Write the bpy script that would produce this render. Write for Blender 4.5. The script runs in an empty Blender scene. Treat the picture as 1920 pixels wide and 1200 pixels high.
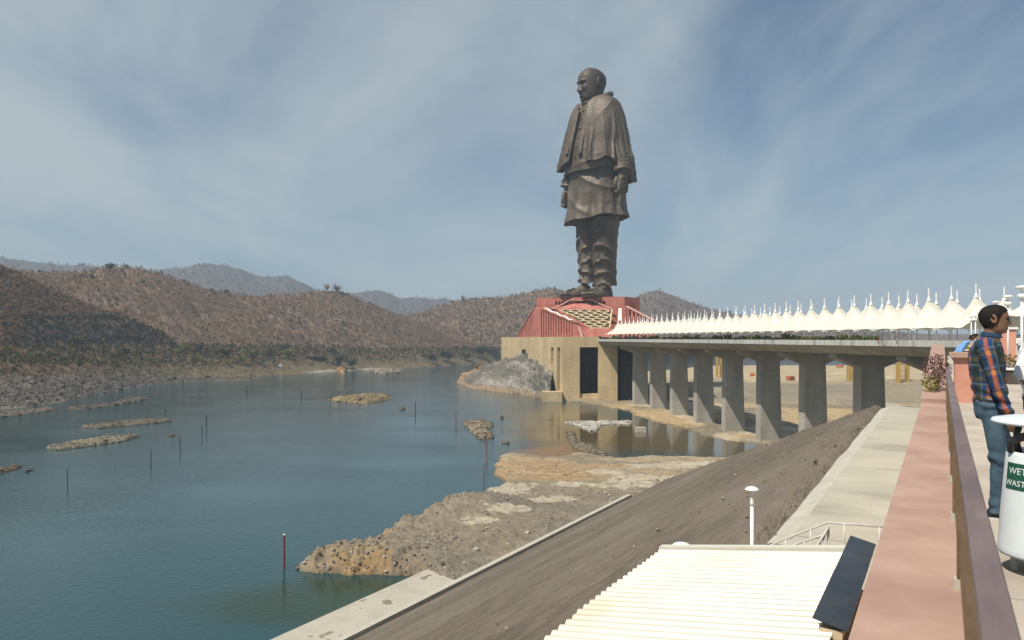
import bpy, bmesh, math, random
import numpy as np
from mathutils import Vector, Matrix

# ------------------------------------------------------------------ camera, sky, sun, exposure
R = math.radians
H = 45.0            # eye height above the river
F = 1400.0          # focal length in pixels of the 1920 px wide photograph
sc = bpy.context.scene
col = sc.collection

cam_data = bpy.data.cameras.new("camera")
cam = bpy.data.objects.new("camera", cam_data)
col.objects.link(cam)
cam.location = (0, 0, H)
cam.rotation_euler = (R(90), 0, 0)
cam_data.sensor_width = 36.0
cam_data.lens = 36.0 * F / 1920.0
cam_data.shift_y = 34.0 / 1920.0
cam_data.clip_start = 0.1
cam_data.clip_end = 30000
sc.camera = cam

# light travels along (t, a, z) of the bridge frame: to the right, away from the camera, down
GB = math.asin(0.14488)                       # bridge frame angle
ldir = Vector((1.0, 0.62, -1.72)).normalized()
ldir = Matrix.Rotation(GB, 3, 'Z') @ ldir
to_sun = -ldir
sun_elev = math.asin(to_sun.z)
sun_az = math.atan2(to_sun.x, to_sun.y)

w = bpy.data.worlds.new("World"); sc.world = w; w.use_nodes = True
nt = w.node_tree; nt.nodes.clear()
def wn(t, **k):
    n = nt.nodes.new(t)
    for a, b in k.items(): setattr(n, a, b)
    return n
out = wn('ShaderNodeOutputWorld'); bg = wn('ShaderNodeBackground')
sky = wn('ShaderNodeTexSky'); sky.sky_type = 'NISHITA'; sky.sun_disc = False
sky.sun_elevation = sun_elev; sky.sun_rotation = sun_az
sky.altitude = 100; sky.air_density = 1.0; sky.dust_density = 1.2; sky.ozone_density = 1.6
CLOUD_LOC = (7.7, 5.2, 0)
# thin cirrus veil laid out on a plane above the place
tc = wn('ShaderNodeTexCoord'); sep = wn('ShaderNodeSeparateXYZ')
nt.links.new(tc.outputs['Generated'], sep.inputs[0])
zc = wn('ShaderNodeMath', operation='MAXIMUM'); zc.inputs[1].default_value = 0.0
nt.links.new(sep.outputs['Z'], zc.inputs[0])
za = wn('ShaderNodeMath', operation='ADD'); za.inputs[1].default_value = 0.16
nt.links.new(zc.outputs[0], za.inputs[0])
dx = wn('ShaderNodeMath', operation='DIVIDE'); dy = wn('ShaderNodeMath', operation='DIVIDE')
nt.links.new(sep.outputs['X'], dx.inputs[0]); nt.links.new(za.outputs[0], dx.inputs[1])
nt.links.new(sep.outputs['Y'], dy.inputs[0]); nt.links.new(za.outputs[0], dy.inputs[1])
cmb = wn('ShaderNodeCombineXYZ')
nt.links.new(dx.outputs[0], cmb.inputs[0]); nt.links.new(dy.outputs[0], cmb.inputs[1])
mp = wn('ShaderNodeMapping'); mp.inputs['Rotation'].default_value = (0, 0, R(-38))
mp.inputs['Scale'].default_value = (0.70, 0.34, 1); mp.inputs['Location'].default_value = CLOUD_LOC
nt.links.new(cmb.outputs[0], mp.inputs[0])
n1 = wn('ShaderNodeTexNoise'); n1.inputs['Scale'].default_value = 0.8; n1.inputs['Detail'].default_value = 9
n1.inputs['Roughness'].default_value = 0.60; n1.inputs['Distortion'].default_value = 0.6
n2 = wn('ShaderNodeTexNoise'); n2.inputs['Scale'].default_value = 0.32; n2.inputs['Detail'].default_value = 2
nt.links.new(mp.outputs[0], n1.inputs['Vector']); nt.links.new(mp.outputs[0], n2.inputs['Vector'])
av = wn('ShaderNodeMath', operation='MULTIPLY_ADD'); av.inputs[1].default_value = 0.85
nt.links.new(n2.outputs['Fac'], av.inputs[0]); nt.links.new(n1.outputs['Fac'], av.inputs[2])
cr = wn('ShaderNodeMapRange'); cr.interpolation_type = 'SMOOTHSTEP'
cr.inputs['From Min'].default_value = 0.69; cr.inputs['From Max'].default_value = 1.07; cr.inputs['To Max'].default_value = 0.94
nt.links.new(av.outputs[0], cr.inputs['Value'])
# a slightly greener blue than the clean-air model gives, as dusty air does
tnt = wn('ShaderNodeMix', data_type='RGBA', blend_type='MULTIPLY'); tnt.inputs['Factor'].default_value = 1
tnt.inputs['B'].default_value = (0.78, 0.985, 1.06, 1)
nt.links.new(sky.outputs[0], tnt.inputs['A'])
mx = wn('ShaderNodeMix', data_type='RGBA')
mx.inputs['B'].default_value = (6.0, 7.0, 7.4, 1)
nt.links.new(cr.outputs[0], mx.inputs['Factor']); nt.links.new(tnt.outputs['Result'], mx.inputs['A'])
SKY_STRENGTH = 0.074
bg.inputs['Strength'].default_value = SKY_STRENGTH
nt.links.new(mx.outputs['Result'], bg.inputs['Color']); nt.links.new(bg.outputs[0], out.inputs[0])

sun_data = bpy.data.lights.new("sun", 'SUN'); sun_data.energy = 5.0; sun_data.angle = R(0.55)
sun_data.color = (1.0, 0.93, 0.82)
sun = bpy.data.objects.new("sun", sun_data); col.objects.link(sun)
sun.rotation_euler = to_sun.to_track_quat('Z', 'Y').to_euler()
sun.location = (-60, -40, 120)

sc.view_settings.view_transform = 'Standard'; sc.view_settings.look = 'None'
sc.view_settings.exposure = 0.06; sc.view_settings.gamma = 1.0
sc.render.engine = 'CYCLES'
sc.cycles.use_denoising = True
sc.cycles.max_bounces = 5; sc.cycles.diffuse_bounces = 2; sc.cycles.glossy_bounces = 3
sc.cycles.transparent_max_bounces = 6; sc.cycles.volume_bounces = 0
sc.cycles.caustics_reflective = False; sc.cycles.caustics_refractive = False

# ------------------------------------------------------------------ helpers
def gp(x, y, z=0.0):
    """a photograph pixel that lies on the level z -> its place in the world"""
    Y = F * (H - z) / (y - 634.0)
    return Vector(((x - 960) / F * Y, Y, z))
def dp(x, y, Y):
    """a photograph pixel at depth Y -> its place in the world"""
    return Vector(((x - 960) / F * Y, Y, H - (y - 634.0) * Y / F))
GT = R(-29.9)                                  # terrace frame: local y runs along the terrace
CT, ST = math.cos(GT), math.sin(GT)
CB, SB = math.cos(GB), math.sin(GB)
def tr(r, s, z):                               # terrace frame (right, along, up) -> world
    return Vector((CT * r - ST * s, ST * r + CT * s, z))
def br(p, q, z):                               # bridge frame (across, along, up) -> world
    return Vector((CB * p - SB * q, SB * p + CB * q, z))

def fbm(x, y, seed=0, octv=4, gain=0.5):
    rng = np.random.RandomState(seed)
    T = rng.rand(256, 256)
    x = np.asarray(x, float); y = np.asarray(y, float)
    res = np.zeros(np.broadcast(x, y).shape); amp = 1.0; tot = 0.0
    for o in range(octv):
        xi = np.floor(x).astype(int); yi = np.floor(y).astype(int)
        fx = x - xi; fy = y - yi
        fx = fx * fx * (3 - 2 * fx); fy = fy * fy * (3 - 2 * fy)
        a = T[xi % 256, yi % 256]; b = T[(xi + 1) % 256, yi % 256]
        c = T[xi % 256, (yi + 1) % 256]; d = T[(xi + 1) % 256, (yi + 1) % 256]
        res += amp * ((a * (1 - fx) + b * fx) * (1 - fy) + (c * (1 - fx) + d * fx) * fy)
        tot += amp; amp *= gain; x = x * 2.03 + 17.3; y = y * 2.03 + 5.7
    return res / tot * 2 - 1
def sstep(a, b, x):
    t = np.clip((x - a) / (b - a), 0, 1); return t * t * (3 - 2 * t)
def poly_sdf(px, py, poly):
    """signed distance, positive inside"""
    poly = np.asarray(poly, float); n = len(poly)
    d2 = np.full(px.shape, 1e18); ins = np.zeros(px.shape, bool)
    for i in range(n):
        ax, ay = poly[i]; bx, by = poly[(i + 1) % n]
        ex, ey = bx - ax, by - ay
        t = np.clip(((px - ax) * ex + (py - ay) * ey) / (ex * ex + ey * ey + 1e-12), 0, 1)
        d2 = np.minimum(d2, (px - ax - t * ex) ** 2 + (py - ay - t * ey) ** 2)
        c = ((ay > py) != (by > py)) & (px < (bx - ax) * (py - ay) / (by - ay + 1e-12) + ax)
        ins ^= c
    d = np.sqrt(d2); return np.where(ins, d, -d)

def tag(o, label=None, cat=None, group=None, kind=None):
    if label: o['label'] = label
    if cat: o['category'] = cat
    if group: o['group'] = group
    if kind: o['kind'] = kind
    return o
def empty(name, loc=(0, 0, 0), rz=0.0, label=None, cat=None, group=None):
    o = bpy.data.objects.new(name, None); col.objects.link(o)
    o.location = loc; o.rotation_euler = (0, 0, rz); o.empty_display_size = 0.5
    return tag(o, label, cat, group)
def mesh_obj(name, me, mat=None, parent=None, smooth=False):
    o = bpy.data.objects.new(name, me); col.objects.link(o)
    if mat: me.materials.append(mat)
    if parent: o.parent = parent
    if smooth: me.polygons.foreach_set('use_smooth', [True] * len(me.polygons))
    return o
def copy_tree(o, parent=None):
    c = o.copy(); col.objects.link(c); c.parent = parent
    for ch in list(o.children): copy_tree(ch, c)
    return c

class MB:
    """collects shapes; build() links them as one mesh object"""
    def __init__(s): s.v = []; s.f = []
    def add(s, verts, faces):
        b = len(s.v); s.v += [tuple(p) for p in verts]; s.f += [tuple(i + b for i in f) for f in faces]; return s
    def box(s, x0, x1, y0, y1, z0, z1):
        return s.hexa([(x0, y0, z0), (x1, y0, z0), (x1, y1, z0), (x0, y1, z0), (x0, y0, z1), (x1, y0, z1), (x1, y1, z1), (x0, y1, z1)])
    def hexa(s, p):
        return s.add(p, [(3, 2, 1, 0), (4, 5, 6, 7), (0, 1, 5, 4), (1, 2, 6, 5), (2, 3, 7, 6), (3, 0, 4, 7)])
    def prism(s, poly, z0, z1):                # poly counter-clockwise in xy
        n = len(poly)
        v = [(x, y, z0) for x, y in poly] + [(x, y, z1) for x, y in poly]
        return s.add(v, [tuple(range(n - 1, -1, -1)), tuple(range(n, 2 * n))] + [(i, (i + 1) % n, n + (i + 1) % n, n + i) for i in range(n)])
    def extr(s, poly, d):                      # poly: 3D points, extruded by the vector d
        n = len(poly); d = Vector(d)
        v = [Vector(p) for p in poly]; v = v + [p + d for p in v]
        return s.add(v, [tuple(range(n)), tuple(range(2 * n - 1, n - 1, -1))] + [(i, n + i, n + (i + 1) % n, (i + 1) % n) for i in range(n)])
    def tube(s, path, rad, n=8, cap=True):
        path = [Vector(p) for p in path]; k = len(path)
        rads = rad if isinstance(rad, (list, tuple)) else [rad] * k
        rings = []; up0 = None
        for i, p in enumerate(path):
            d = (path[min(i + 1, k - 1)] - path[max(i - 1, 0)]).normalized()
            if up0 is None: up0 = Vector((0, 0, 1)) if abs(d.z) < 0.9 else Vector((1, 0, 0))
            a = d.cross(up0).normalized(); b = a.cross(d).normalized(); up0 = b
            rings.append([p + (a * math.cos(2 * math.pi * j / n) + b * math.sin(2 * math.pi * j / n)) * rads[i] for j in range(n)])
        v = [q for r_ in rings for q in r_]; f = []
        for i in range(k - 1):
            for j in range(n):
                f.append((i * n + j, i * n + (j + 1) % n, (i + 1) * n + (j + 1) % n, (i + 1) * n + j))
        if cap: f += [tuple(range(n - 1, -1, -1)), tuple((k - 1) * n + j for j in range(n))]
        return s.add(v, f)
    def beam(s, a, b, wdt, hgt=None, up=(0, 0, 1)):
        a, b = Vector(a), Vector(b); hgt = hgt or wdt
        d = (b - a).normalized(); u = Vector(up)
        if abs(d.dot(u)) > 0.97: u = Vector((1, 0, 0))
        x = d.cross(u).normalized() * wdt / 2; z = x.cross(d).normalized() * hgt / 2
        return s.hexa([a - x - z, a + x - z, b + x - z, b - x - z, a - x + z, a + x + z, b + x + z, b - x + z])
    def lathe(s, prof, n=24, c=(0, 0, 0), sx=1.0, sy=1.0):
        k = len(prof); v = []; f = []
        for (r_, z) in prof:
            for j in range(n):
                a = 2 * math.pi * j / n
                v.append((c[0] + sx * r_ * math.cos(a), c[1] + sy * r_ * math.sin(a), c[2] + z))
        for i in range(k - 1):
            for j in range(n):
                f.append((i * n + j, i * n + (j + 1) % n, (i + 1) * n + (j + 1) % n, (i + 1) * n + j))
        f += [tuple(range(n - 1, -1, -1)), tuple((k - 1) * n + j for j in range(n))]
        return s.add(v, f)
    def grid(s, P, wrap=False, flip=False):
        P = np.asarray(P, float); a, b = P.shape[:2]; base = len(s.v)
        s.v += [tuple(q) for q in P.reshape(-1, 3)]
        m = b if wrap else b - 1
        for i in range(a - 1):
            for j in range(m):
                q = (base + i * b + j, base + i * b + (j + 1) % b, base + (i + 1) * b + (j + 1) % b, base + (i + 1) * b + j)
                s.f.append(q[::-1] if flip else q)
        return s
    def closed(s, P, flip=False):
        P = np.asarray(P, float); b0 = len(s.v); a, n = P.shape[:2]; s.grid(P, True, flip)
        t0 = tuple(range(b0, b0 + n)); t1 = tuple(range(b0 + (a - 1) * n, b0 + a * n))
        s.f.append(t0 if flip else t0[::-1]); s.f.append(t1[::-1] if flip else t1); return s
    def mesh(s, name):
        me = bpy.data.meshes.new(name); me.from_pydata(s.v, [], s.f); me.update(); return me
    def build(s, name, mat=None, parent=None, smooth=False):
        return mesh_obj(name, s.mesh(name), mat, parent, smooth)
ICO = None
def ico_shape():
    global ICO
    if ICO is None:
        bm = bmesh.new(); bmesh.ops.create_icosphere(bm, subdivisions=1, radius=.5)
        ICO = (np.array([v.co[:] for v in bm.verts]), np.array([[v.index for v in f.verts] for f in bm.faces])); bm.free()
    return ICO
def fast_grid(name, P, mat=None, smooth=True, color=None, stones=()):
    P = np.asarray(P, np.float32); a, b = P.shape[:2]
    if len(stones):
        IV, IF = ico_shape(); rg = np.random.RandomState(len(stones)); V = [P.reshape(-1, 3)]; C = [np.asarray(color, float).reshape(-1, 3)]
        idx = np.arange(a * b).reshape(a, b); fc = np.stack([idx[:-1, :-1], idx[:-1, 1:], idx[1:, 1:], idx[1:, :-1]], -1).reshape(-1, 4).tolist(); off = a * b
        for (x, y, z, r_, c_) in stones:
            v = IV * rg.uniform(.6, 1.2, (len(IV), 1)) * r_ * np.array([rg.uniform(.8, 1.5), rg.uniform(.8, 1.5), rg.uniform(.5, .9)]) + (x, y, z)
            V.append(v); C.append(np.repeat([c_], len(IV), 0)); fc += (IF + off).tolist(); off += len(IV)
        me = bpy.data.meshes.new(name); me.from_pydata(np.vstack(V).tolist(), [], fc); me.update()
        at = me.color_attributes.new('tint', 'FLOAT_COLOR', 'POINT'); c4 = np.ones((off, 4), np.float32); c4[:, :3] = np.vstack(C); at.data.foreach_set('color', c4.reshape(-1))
        return mesh_obj(name, me, mat, None, smooth)
    me = bpy.data.meshes.new(name); nv = a * b; nf = (a - 1) * (b - 1)
    idx = np.arange(nv).reshape(a, b)
    q = np.stack([idx[:-1, :-1], idx[:-1, 1:], idx[1:, 1:], idx[1:, :-1]], -1).reshape(-1)
    me.vertices.add(nv); me.vertices.foreach_set('co', P.reshape(-1))
    me.loops.add(nf * 4); me.loops.foreach_set('vertex_index', q.astype(np.int32))
    me.polygons.add(nf); me.polygons.foreach_set('loop_start', np.arange(0, nf * 4, 4, dtype=np.int32))
    me.update(calc_edges=True); me.validate()
    if color is not None:
        at = me.color_attributes.new('tint', 'FLOAT_COLOR', 'POINT')
        c4 = np.ones((nv, 4), np.float32); c4[:, :3] = np.asarray(color).reshape(-1, 3)
        at.data.foreach_set('color', c4.reshape(-1))
    return mesh_obj(name, me, mat, None, smooth)

# ------------------------------------------------------------------ materials
MATS = {}
def mat(name, c1, c2=None, scale=1.0, rough=0.8, bump=0.0, bscale=None, stretch=(1, 1, 1), rotz=0.0, tint=False, spec=0.3, metal=0.0,
        detail=6, c3=None, s3=0.1, c3pos=(0.5, 0.62), coords='pos', bdist=1.0, lo=0.35, hi=0.65):
    m = bpy.data.materials.new(name); MATS[name] = m; m.use_nodes = True
    N = m.node_tree.nodes; L = m.node_tree.links
    b = N['Principled BSDF']; b.inputs['Roughness'].default_value = rough
    b.inputs['Specular IOR Level'].default_value = spec; b.inputs['Metallic'].default_value = metal
    c2 = c2 or c1
    if coords == 'pos':
        g = N.new('ShaderNodeNewGeometry'); vec = g.outputs['Position']
    else:
        g = N.new('ShaderNodeTexCoord'); vec = g.outputs['Object']
    mpn = N.new('ShaderNodeMapping'); mpn.inputs['Scale'].default_value = stretch
    mpr = N.new('ShaderNodeMapping'); mpr.inputs['Rotation'].default_value = (0, 0, rotz)
    L.new(vec, mpr.inputs[0]); L.new(mpr.outputs[0], mpn.inputs[0]); vec = mpn.outputs[0]
    n = N.new('ShaderNodeTexNoise'); n.inputs['Scale'].default_value = scale; n.inputs['Detail'].default_value = detail
    n.inputs['Roughness'].default_value = 0.6
    L.new(vec, n.inputs['Vector'])
    r_ = N.new('ShaderNodeValToRGB'); r_.color_ramp.elements[0].position = lo; r_.color_ramp.elements[1].position = hi
    r_.color_ramp.elements[0].color = (*c1, 1); r_.color_ramp.elements[1].color = (*c2, 1)
    L.new(n.outputs['Fac'], r_.inputs[0]); c = r_.outputs[0]
    if c3:
        n3 = N.new('ShaderNodeTexNoise'); n3.inputs['Scale'].default_value = s3; n3.inputs['Detail'].default_value = 5
        L.new(vec, n3.inputs['Vector'])
        r3 = N.new('ShaderNodeValToRGB'); r3.color_ramp.elements[0].position = c3pos[0]; r3.color_ramp.elements[1].position = c3pos[1]
        L.new(n3.outputs['Fac'], r3.inputs[0])
        mxx = N.new('ShaderNodeMix'); mxx.data_type = 'RGBA'
        L.new(r3.outputs[0], mxx.inputs['Factor']); L.new(c, mxx.inputs['A']); mxx.inputs['B'].default_value = (*c3, 1)
        c = mxx.outputs['Result']
    if tint:
        at = N.new('ShaderNodeVertexColor'); at.layer_name = 'tint'
        mm = N.new('ShaderNodeMix'); mm.data_type = 'RGBA'; mm.blend_type = 'MULTIPLY'; mm.inputs['Factor'].default_value = 1
        L.new(c, mm.inputs['A']); L.new(at.outputs[0], mm.inputs['B']); c = mm.outputs['Result']
    L.new(c, b.inputs['Base Color'])
    if bump:
        bn = N.new('ShaderNodeTexNoise'); bn.inputs['Scale'].default_value = bscale or scale * 2; bn.inputs['Detail'].default_value = 5
        L.new(vec, bn.inputs['Vector'])
        bb = N.new('ShaderNodeBump'); bb.inputs['Strength'].default_value = bump; bb.inputs['Distance'].default_value = bdist
        L.new(bn.outputs['Fac'], bb.inputs['Height']); L.new(bb.outputs[0], b.inputs['Normal'])
    return m

def scatter(name, pts, scl, variants, idx=None, tilt=0.0, seed=1, label=None, cat=None, zs=None, rz=None):
    """one uncountable mass: points that carry small meshes"""
    pts = np.asarray(pts, np.float32); n = len(pts); rng = np.random.RandomState(seed)
    me = bpy.data.meshes.new(name); me.vertices.add(n); me.vertices.foreach_set('co', pts.reshape(-1))
    def attr(nm, typ, data, key='value'):
        a = me.attributes.new(nm, typ, 'POINT'); a.data.foreach_set(key, np.asarray(data).reshape(-1))
    S = np.stack([scl, scl, scl if zs is None else zs], -1).astype(np.float32)
    attr('sc', 'FLOAT_VECTOR', S, 'vector')
    Rr = np.stack([rng.uniform(-tilt, tilt, n), rng.uniform(-tilt, tilt, n), rng.uniform(0, 6.283, n) if rz is None else rz], -1).astype(np.float32)
    attr('ro', 'FLOAT_VECTOR', Rr, 'vector')
    attr('ix', 'INT', (rng.randint(0, len(variants), n) if idx is None else idx).astype(np.int32))
    o = mesh_obj(name, me)
    c = bpy.data.collections.new(name + '_kinds')
    for k, (vm, vmat) in enumerate(variants):
        vo = bpy.data.objects.new('%s_%02d' % (name, k), vm); c.objects.link(vo)
        if vmat and (not vm.materials or vm.materials[0] != vmat): vm.materials.clear(); vm.materials.append(vmat)
    ng = bpy.data.node_groups.new(name, 'GeometryNodeTree')
    ng.interface.new_socket('Geometry', in_out='INPUT', socket_type='NodeSocketGeometry')
    ng.interface.new_socket('Geometry', in_out='OUTPUT', socket_type='NodeSocketGeometry')
    N = ng.nodes; L = ng.links
    gi = N.new('NodeGroupInput'); go = N.new('NodeGroupOutput')
    ip = N.new('GeometryNodeInstanceOnPoints'); ci = N.new('GeometryNodeCollectionInfo')
    ci.inputs['Collection'].default_value = c; ci.inputs['Separate Children'].default_value = True
    def na(nm, t):
        a = N.new('GeometryNodeInputNamedAttribute'); a.data_type = t; a.inputs['Name'].default_value = nm; return a.outputs['Attribute']
    L.new(gi.outputs[0], ip.inputs['Points']); L.new(ci.outputs[0], ip.inputs['Instance'])
    ip.inputs['Pick Instance'].default_value = True
    L.new(na('ix', 'INT'), ip.inputs['Instance Index'])
    L.new(na('sc', 'FLOAT_VECTOR'), ip.inputs['Scale'])
    L.new(na('ro', 'FLOAT_VECTOR'), ip.inputs['Rotation'])
    L.new(ip.outputs[0], go.inputs[0])
    md = o.modifiers.new('scatter', 'NODES'); md.node_group = ng
    return tag(o, label, cat, kind='stuff')
# ------------------------------------------------------------------ water
def water_mat():
    m = bpy.data.materials.new('river_water'); m.use_nodes = True
    N = m.node_tree.nodes; L = m.node_tree.links; b = N['Principled BSDF']
    b.inputs['Roughness'].default_value = 0.06; b.inputs['IOR'].default_value = 1.33
    g = N.new('ShaderNodeNewGeometry')
    # silt carried by the shallow water off the bank and the podium
    def blob(cx, cy, rx, ry, rot):
        mpn = N.new('ShaderNodeMapping'); mpn.vector_type = 'TEXTURE'
        mpn.inputs['Location'].default_value = (cx, cy, 0); mpn.inputs['Scale'].default_value = (rx, ry, 1); mpn.inputs['Rotation'].default_value = (0, 0, rot)
        L.new(g.outputs['Position'], mpn.inputs[0])
        ln = N.new('ShaderNodeVectorMath'); ln.operation = 'LENGTH'; L.new(mpn.outputs[0], ln.inputs[0])
        nn = N.new('ShaderNodeTexNoise'); nn.inputs['Scale'].default_value = 0.03; nn.inputs['Detail'].default_value = 4
        L.new(g.outputs['Position'], nn.inputs['Vector'])
        ad = N.new('ShaderNodeMath'); ad.operation = 'MULTIPLY_ADD'; ad.inputs[1].default_value = 0.9; L.new(nn.outputs['Fac'], ad.inputs[0]); L.new(ln.outputs['Value'], ad.inputs[2])
        mr = N.new('ShaderNodeMapRange'); mr.inputs['From Min'].default_value = 1.75; mr.inputs['From Max'].default_value = 0.95
        mr.interpolation_type = 'SMOOTHSTEP'; L.new(ad.outputs[0], mr.inputs['Value']); return mr.outputs[0]
    c = None
    base = (0.017, 0.056, 0.066, 1)
    for k, (cx, cy, rx, ry, rot, cc) in enumerate([
            (28, 400, 24, 110, 0.0, (0.17, 0.125, 0.06, 1)), (72, 350, 70, 74, 0.2, (0.105, 0.080, 0.040, 1)),
            (20, 298, 20, 14, 0.2, (0.17, 0.10, 0.05, 1)), (-28, 128, 32, 12, 0.1, (0.018, 0.04, 0.02, 1))]):
        f = blob(cx, cy, rx, ry, rot)
        mx_ = N.new('ShaderNodeMix'); mx_.data_type = 'RGBA'; L.new(f, mx_.inputs['Factor'])
        if c is None: mx_.inputs['A'].default_value = base
        else: L.new(c, mx_.inputs['A'])
        mx_.inputs['B'].default_value = cc; c = mx_.outputs['Result']
    L.new(c, b.inputs['Base Color'])
    mpn = N.new('ShaderNodeMapping'); mpn.inputs['Scale'].default_value = (0.6, 1.0, 1); mpn.inputs['Rotation'].default_value = (0, 0, 0.5)
    L.new(g.outputs['Position'], mpn.inputs[0])
    n1 = N.new('ShaderNodeTexNoise'); n1.inputs['Scale'].default_value = 0.9; n1.inputs['Detail'].default_value = 4
    n2 = N.new('ShaderNodeTexNoise'); n2.inputs['Scale'].default_value = 0.025; n2.inputs['Detail'].default_value = 3
    for n in (n1, n2): L.new(mpn.outputs[0], n.inputs['Vector'])
    # calmer in the lee of the bank (the silted pool)
    f = blob(70, 360, 60, 85, 0.2)
    cal = N.new('ShaderNodeMapRange'); cal.inputs['To Min'].default_value = 0.30; cal.inputs['To Max'].default_value = 0.035; L.new(f, cal.inputs['Value'])
    gust = N.new('ShaderNodeMapRange'); gust.inputs['From Min'].default_value = 0.35; gust.inputs['From Max'].default_value = 0.65
    gust.inputs['To Min'].default_value = 0.45; gust.inputs['To Max'].default_value = 1.2; L.new(n2.outputs['Fac'], gust.inputs['Value'])
    ml = N.new('ShaderNodeMath'); ml.operation = 'MULTIPLY'; L.new(cal.outputs[0], ml.inputs[0]); L.new(gust.outputs[0], ml.inputs[1])
    bp = N.new('ShaderNodeBump'); bp.inputs['Distance'].default_value = 0.5
    L.new(ml.outputs[0], bp.inputs['Strength']); L.new(n1.outputs['Fac'], bp.inputs['Height']); L.new(bp.outputs[0], b.inputs['Normal'])
    return m
WATER = water_mat()
o = MB().add([(-9000, -60, 0), (9000, -60, 0), (9000, 11000, 0), (-9000, 11000, 0)], [(0, 1, 2, 3)]).build('river_water', WATER)
tag(o, kind='structure')

# ------------------------------------------------------------------ the near shore and sand plain
GROUND = mat('silt_ground', (0.80, 0.80, 0.80), (1.12, 1.1, 1.06), scale=0.5, rough=0.92, bump=0.5, bscale=0.9, tint=True, detail=8, bdist=0.5)
def wp(pts, z=0.5): return [tuple(gp(x, y, z)[:2]) for x, y in pts]
land = wp([(900, 1110), (795, 1084), (760, 1077), (700, 1074), (640, 1076), (600, 1072), (558, 1067), (554, 1060), (600, 1050), (650, 1035),
           (700, 1014), (735, 992), (790, 968), (830, 945), (870, 926), (905, 914), (926, 902), (914, 893), (921, 868), (920, 852),
           (960, 848), (1000, 850), (1040, 852), (1072, 838), (1098, 842), (1150, 853), (1200, 851), (1250, 853), (1330, 854), (1392, 846), (1425, 840), (1405, 831), (1335, 821),
           (1260, 803), (1195, 783), (1160, 768), (1110, 758), (1060, 752), (1020, 750), (1024, 742)])
land += [(40, 560), (60, 700), (120, 900), (300, 1150), (900, 1250), (2600, 1250), (2600, 60), (200, 60), (60, 90)]
xs = np.concatenate([np.linspace(470, 1500, 400), np.linspace(1504, 2300, 130)])
Ys = np.concatenate([np.exp(np.linspace(math.log(92), math.log(300), 400)), np.exp(np.linspace(math.log(301.5), math.log(1400), 220))])
PX, YY = np.meshgrid(xs, Ys); XX = (PX - 960) / F * YY
d = poly_sdf(XX, YY, land)
d = d + 1.6 * fbm(XX / 5, YY / 5, 3, 4) * np.clip(YY / 200, .6, 2)
PY = 634 + F * H / YY                          # where each spot shows in the photograph, used to lay out the zones
# height of the shelf: the rocky spit is high, the flats are low
spit = sstep(300, 150, YY) * sstep(0, 60, 60 - 0 * XX)
hb = 0.7 + 0.5 * fbm(XX / 40, YY / 40, 5, 3)
def bump_at(px, py, rx, ry, hgt, z=1.0):
    c = gp(px, py, z)
    return hgt * np.exp(-(((XX - c.x) / rx) ** 2 + ((YY - c.y) / ry) ** 2))
tipd = sstep(215, 150, YY)
hb = hb + 2.6 * tipd
hb += bump_at(900, 950, 9, 12, 2.4) + bump_at(840, 955, 7, 9, 1.6) + bump_at(800, 975, 7, 7, 1.0)
hb += bump_at(600, 1055, 10, 7, 0.9) + bump_at(960, 850, 9, 9, 1.1) + bump_at(930, 868, 5, 9, .8)
zrim = .5 * sstep(300, 330, YY) * sstep(520, 400, YY) * fbm(XX / 8, YY / 8, 36, 4)
hb += zrim + np.clip((YY - 420) / 500, 0, 1) * 2.0 + 1.2 * fbm(XX / 90, YY / 90, 8, 3) * sstep(300, 500, YY)
rm = np.random.RandomState(77)
for _ in range(46):
    mx0, my0 = rm.uniform(60, 420), rm.uniform(430, 900)
    if mx0 < 100 and my0 < 640: continue
    rr0 = rm.uniform(6, 20); hb += rm.uniform(1.5, 5) * np.exp(-(((XX - mx0) / rr0) ** 2 + ((YY - my0) / (rr0 * rm.uniform(.6, 1.6))) ** 2))
wid = 3.2 * np.clip(YY / 180, 0.8, 3) * (1.4 + 1.0 * fbm(XX / 14, YY / 14, 33, 2))
zz = -1.5 + (hb + 1.5) * sstep(-wid * 0.35, wid, d)
rough_amp = 0.2 + 0.8 * tipd * sstep(10, 0, d) + 0.18 * sstep(0.2, 0.6, fbm(XX / 22, YY / 22, 9, 3))
zz += rough_amp * fbm(XX / 1.6, YY / 1.6, 11, 4) * sstep(-2, 1, d) * 1.4
zz += 0.9 * tipd * fbm(XX / 4, YY / 4, 12, 5, .6) * sstep(0, 3, d)
crag = fbm(XX / 6, YY / 6, 13, 4, .6); edgeb = sstep(14, 2, d) * sstep(-1, 1, d) * sstep(250, 190, YY)
zz += edgeb * (np.floor(crag * 5) / 5 * 1.6 + .5 * (1 - np.abs(fbm(XX / 2.2, YY / 2.2, 14, 3)) * 3))
zz += sstep(0, 1, d) * sstep(330, 230, YY) * (.32 * fbm(XX / 1.1, YY / 1.1, 15, 3) + .25 * sstep(.1, .6, fbm(XX / 9, YY / 9, 16, 3)) * fbm(XX / .7, YY / .7, 17, 2))
rg_ = CT * XX + ST * YY; sg_ = -ST * XX + CT * YY
kk_ = sstep(-86, -76, rg_) * sstep(205, 185, sg_); zz = zz * (1 - kk_) + np.minimum(zz, 1.5 + .25 * fbm(XX / 2, YY / 2, 18, 3)) * kk_
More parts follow.
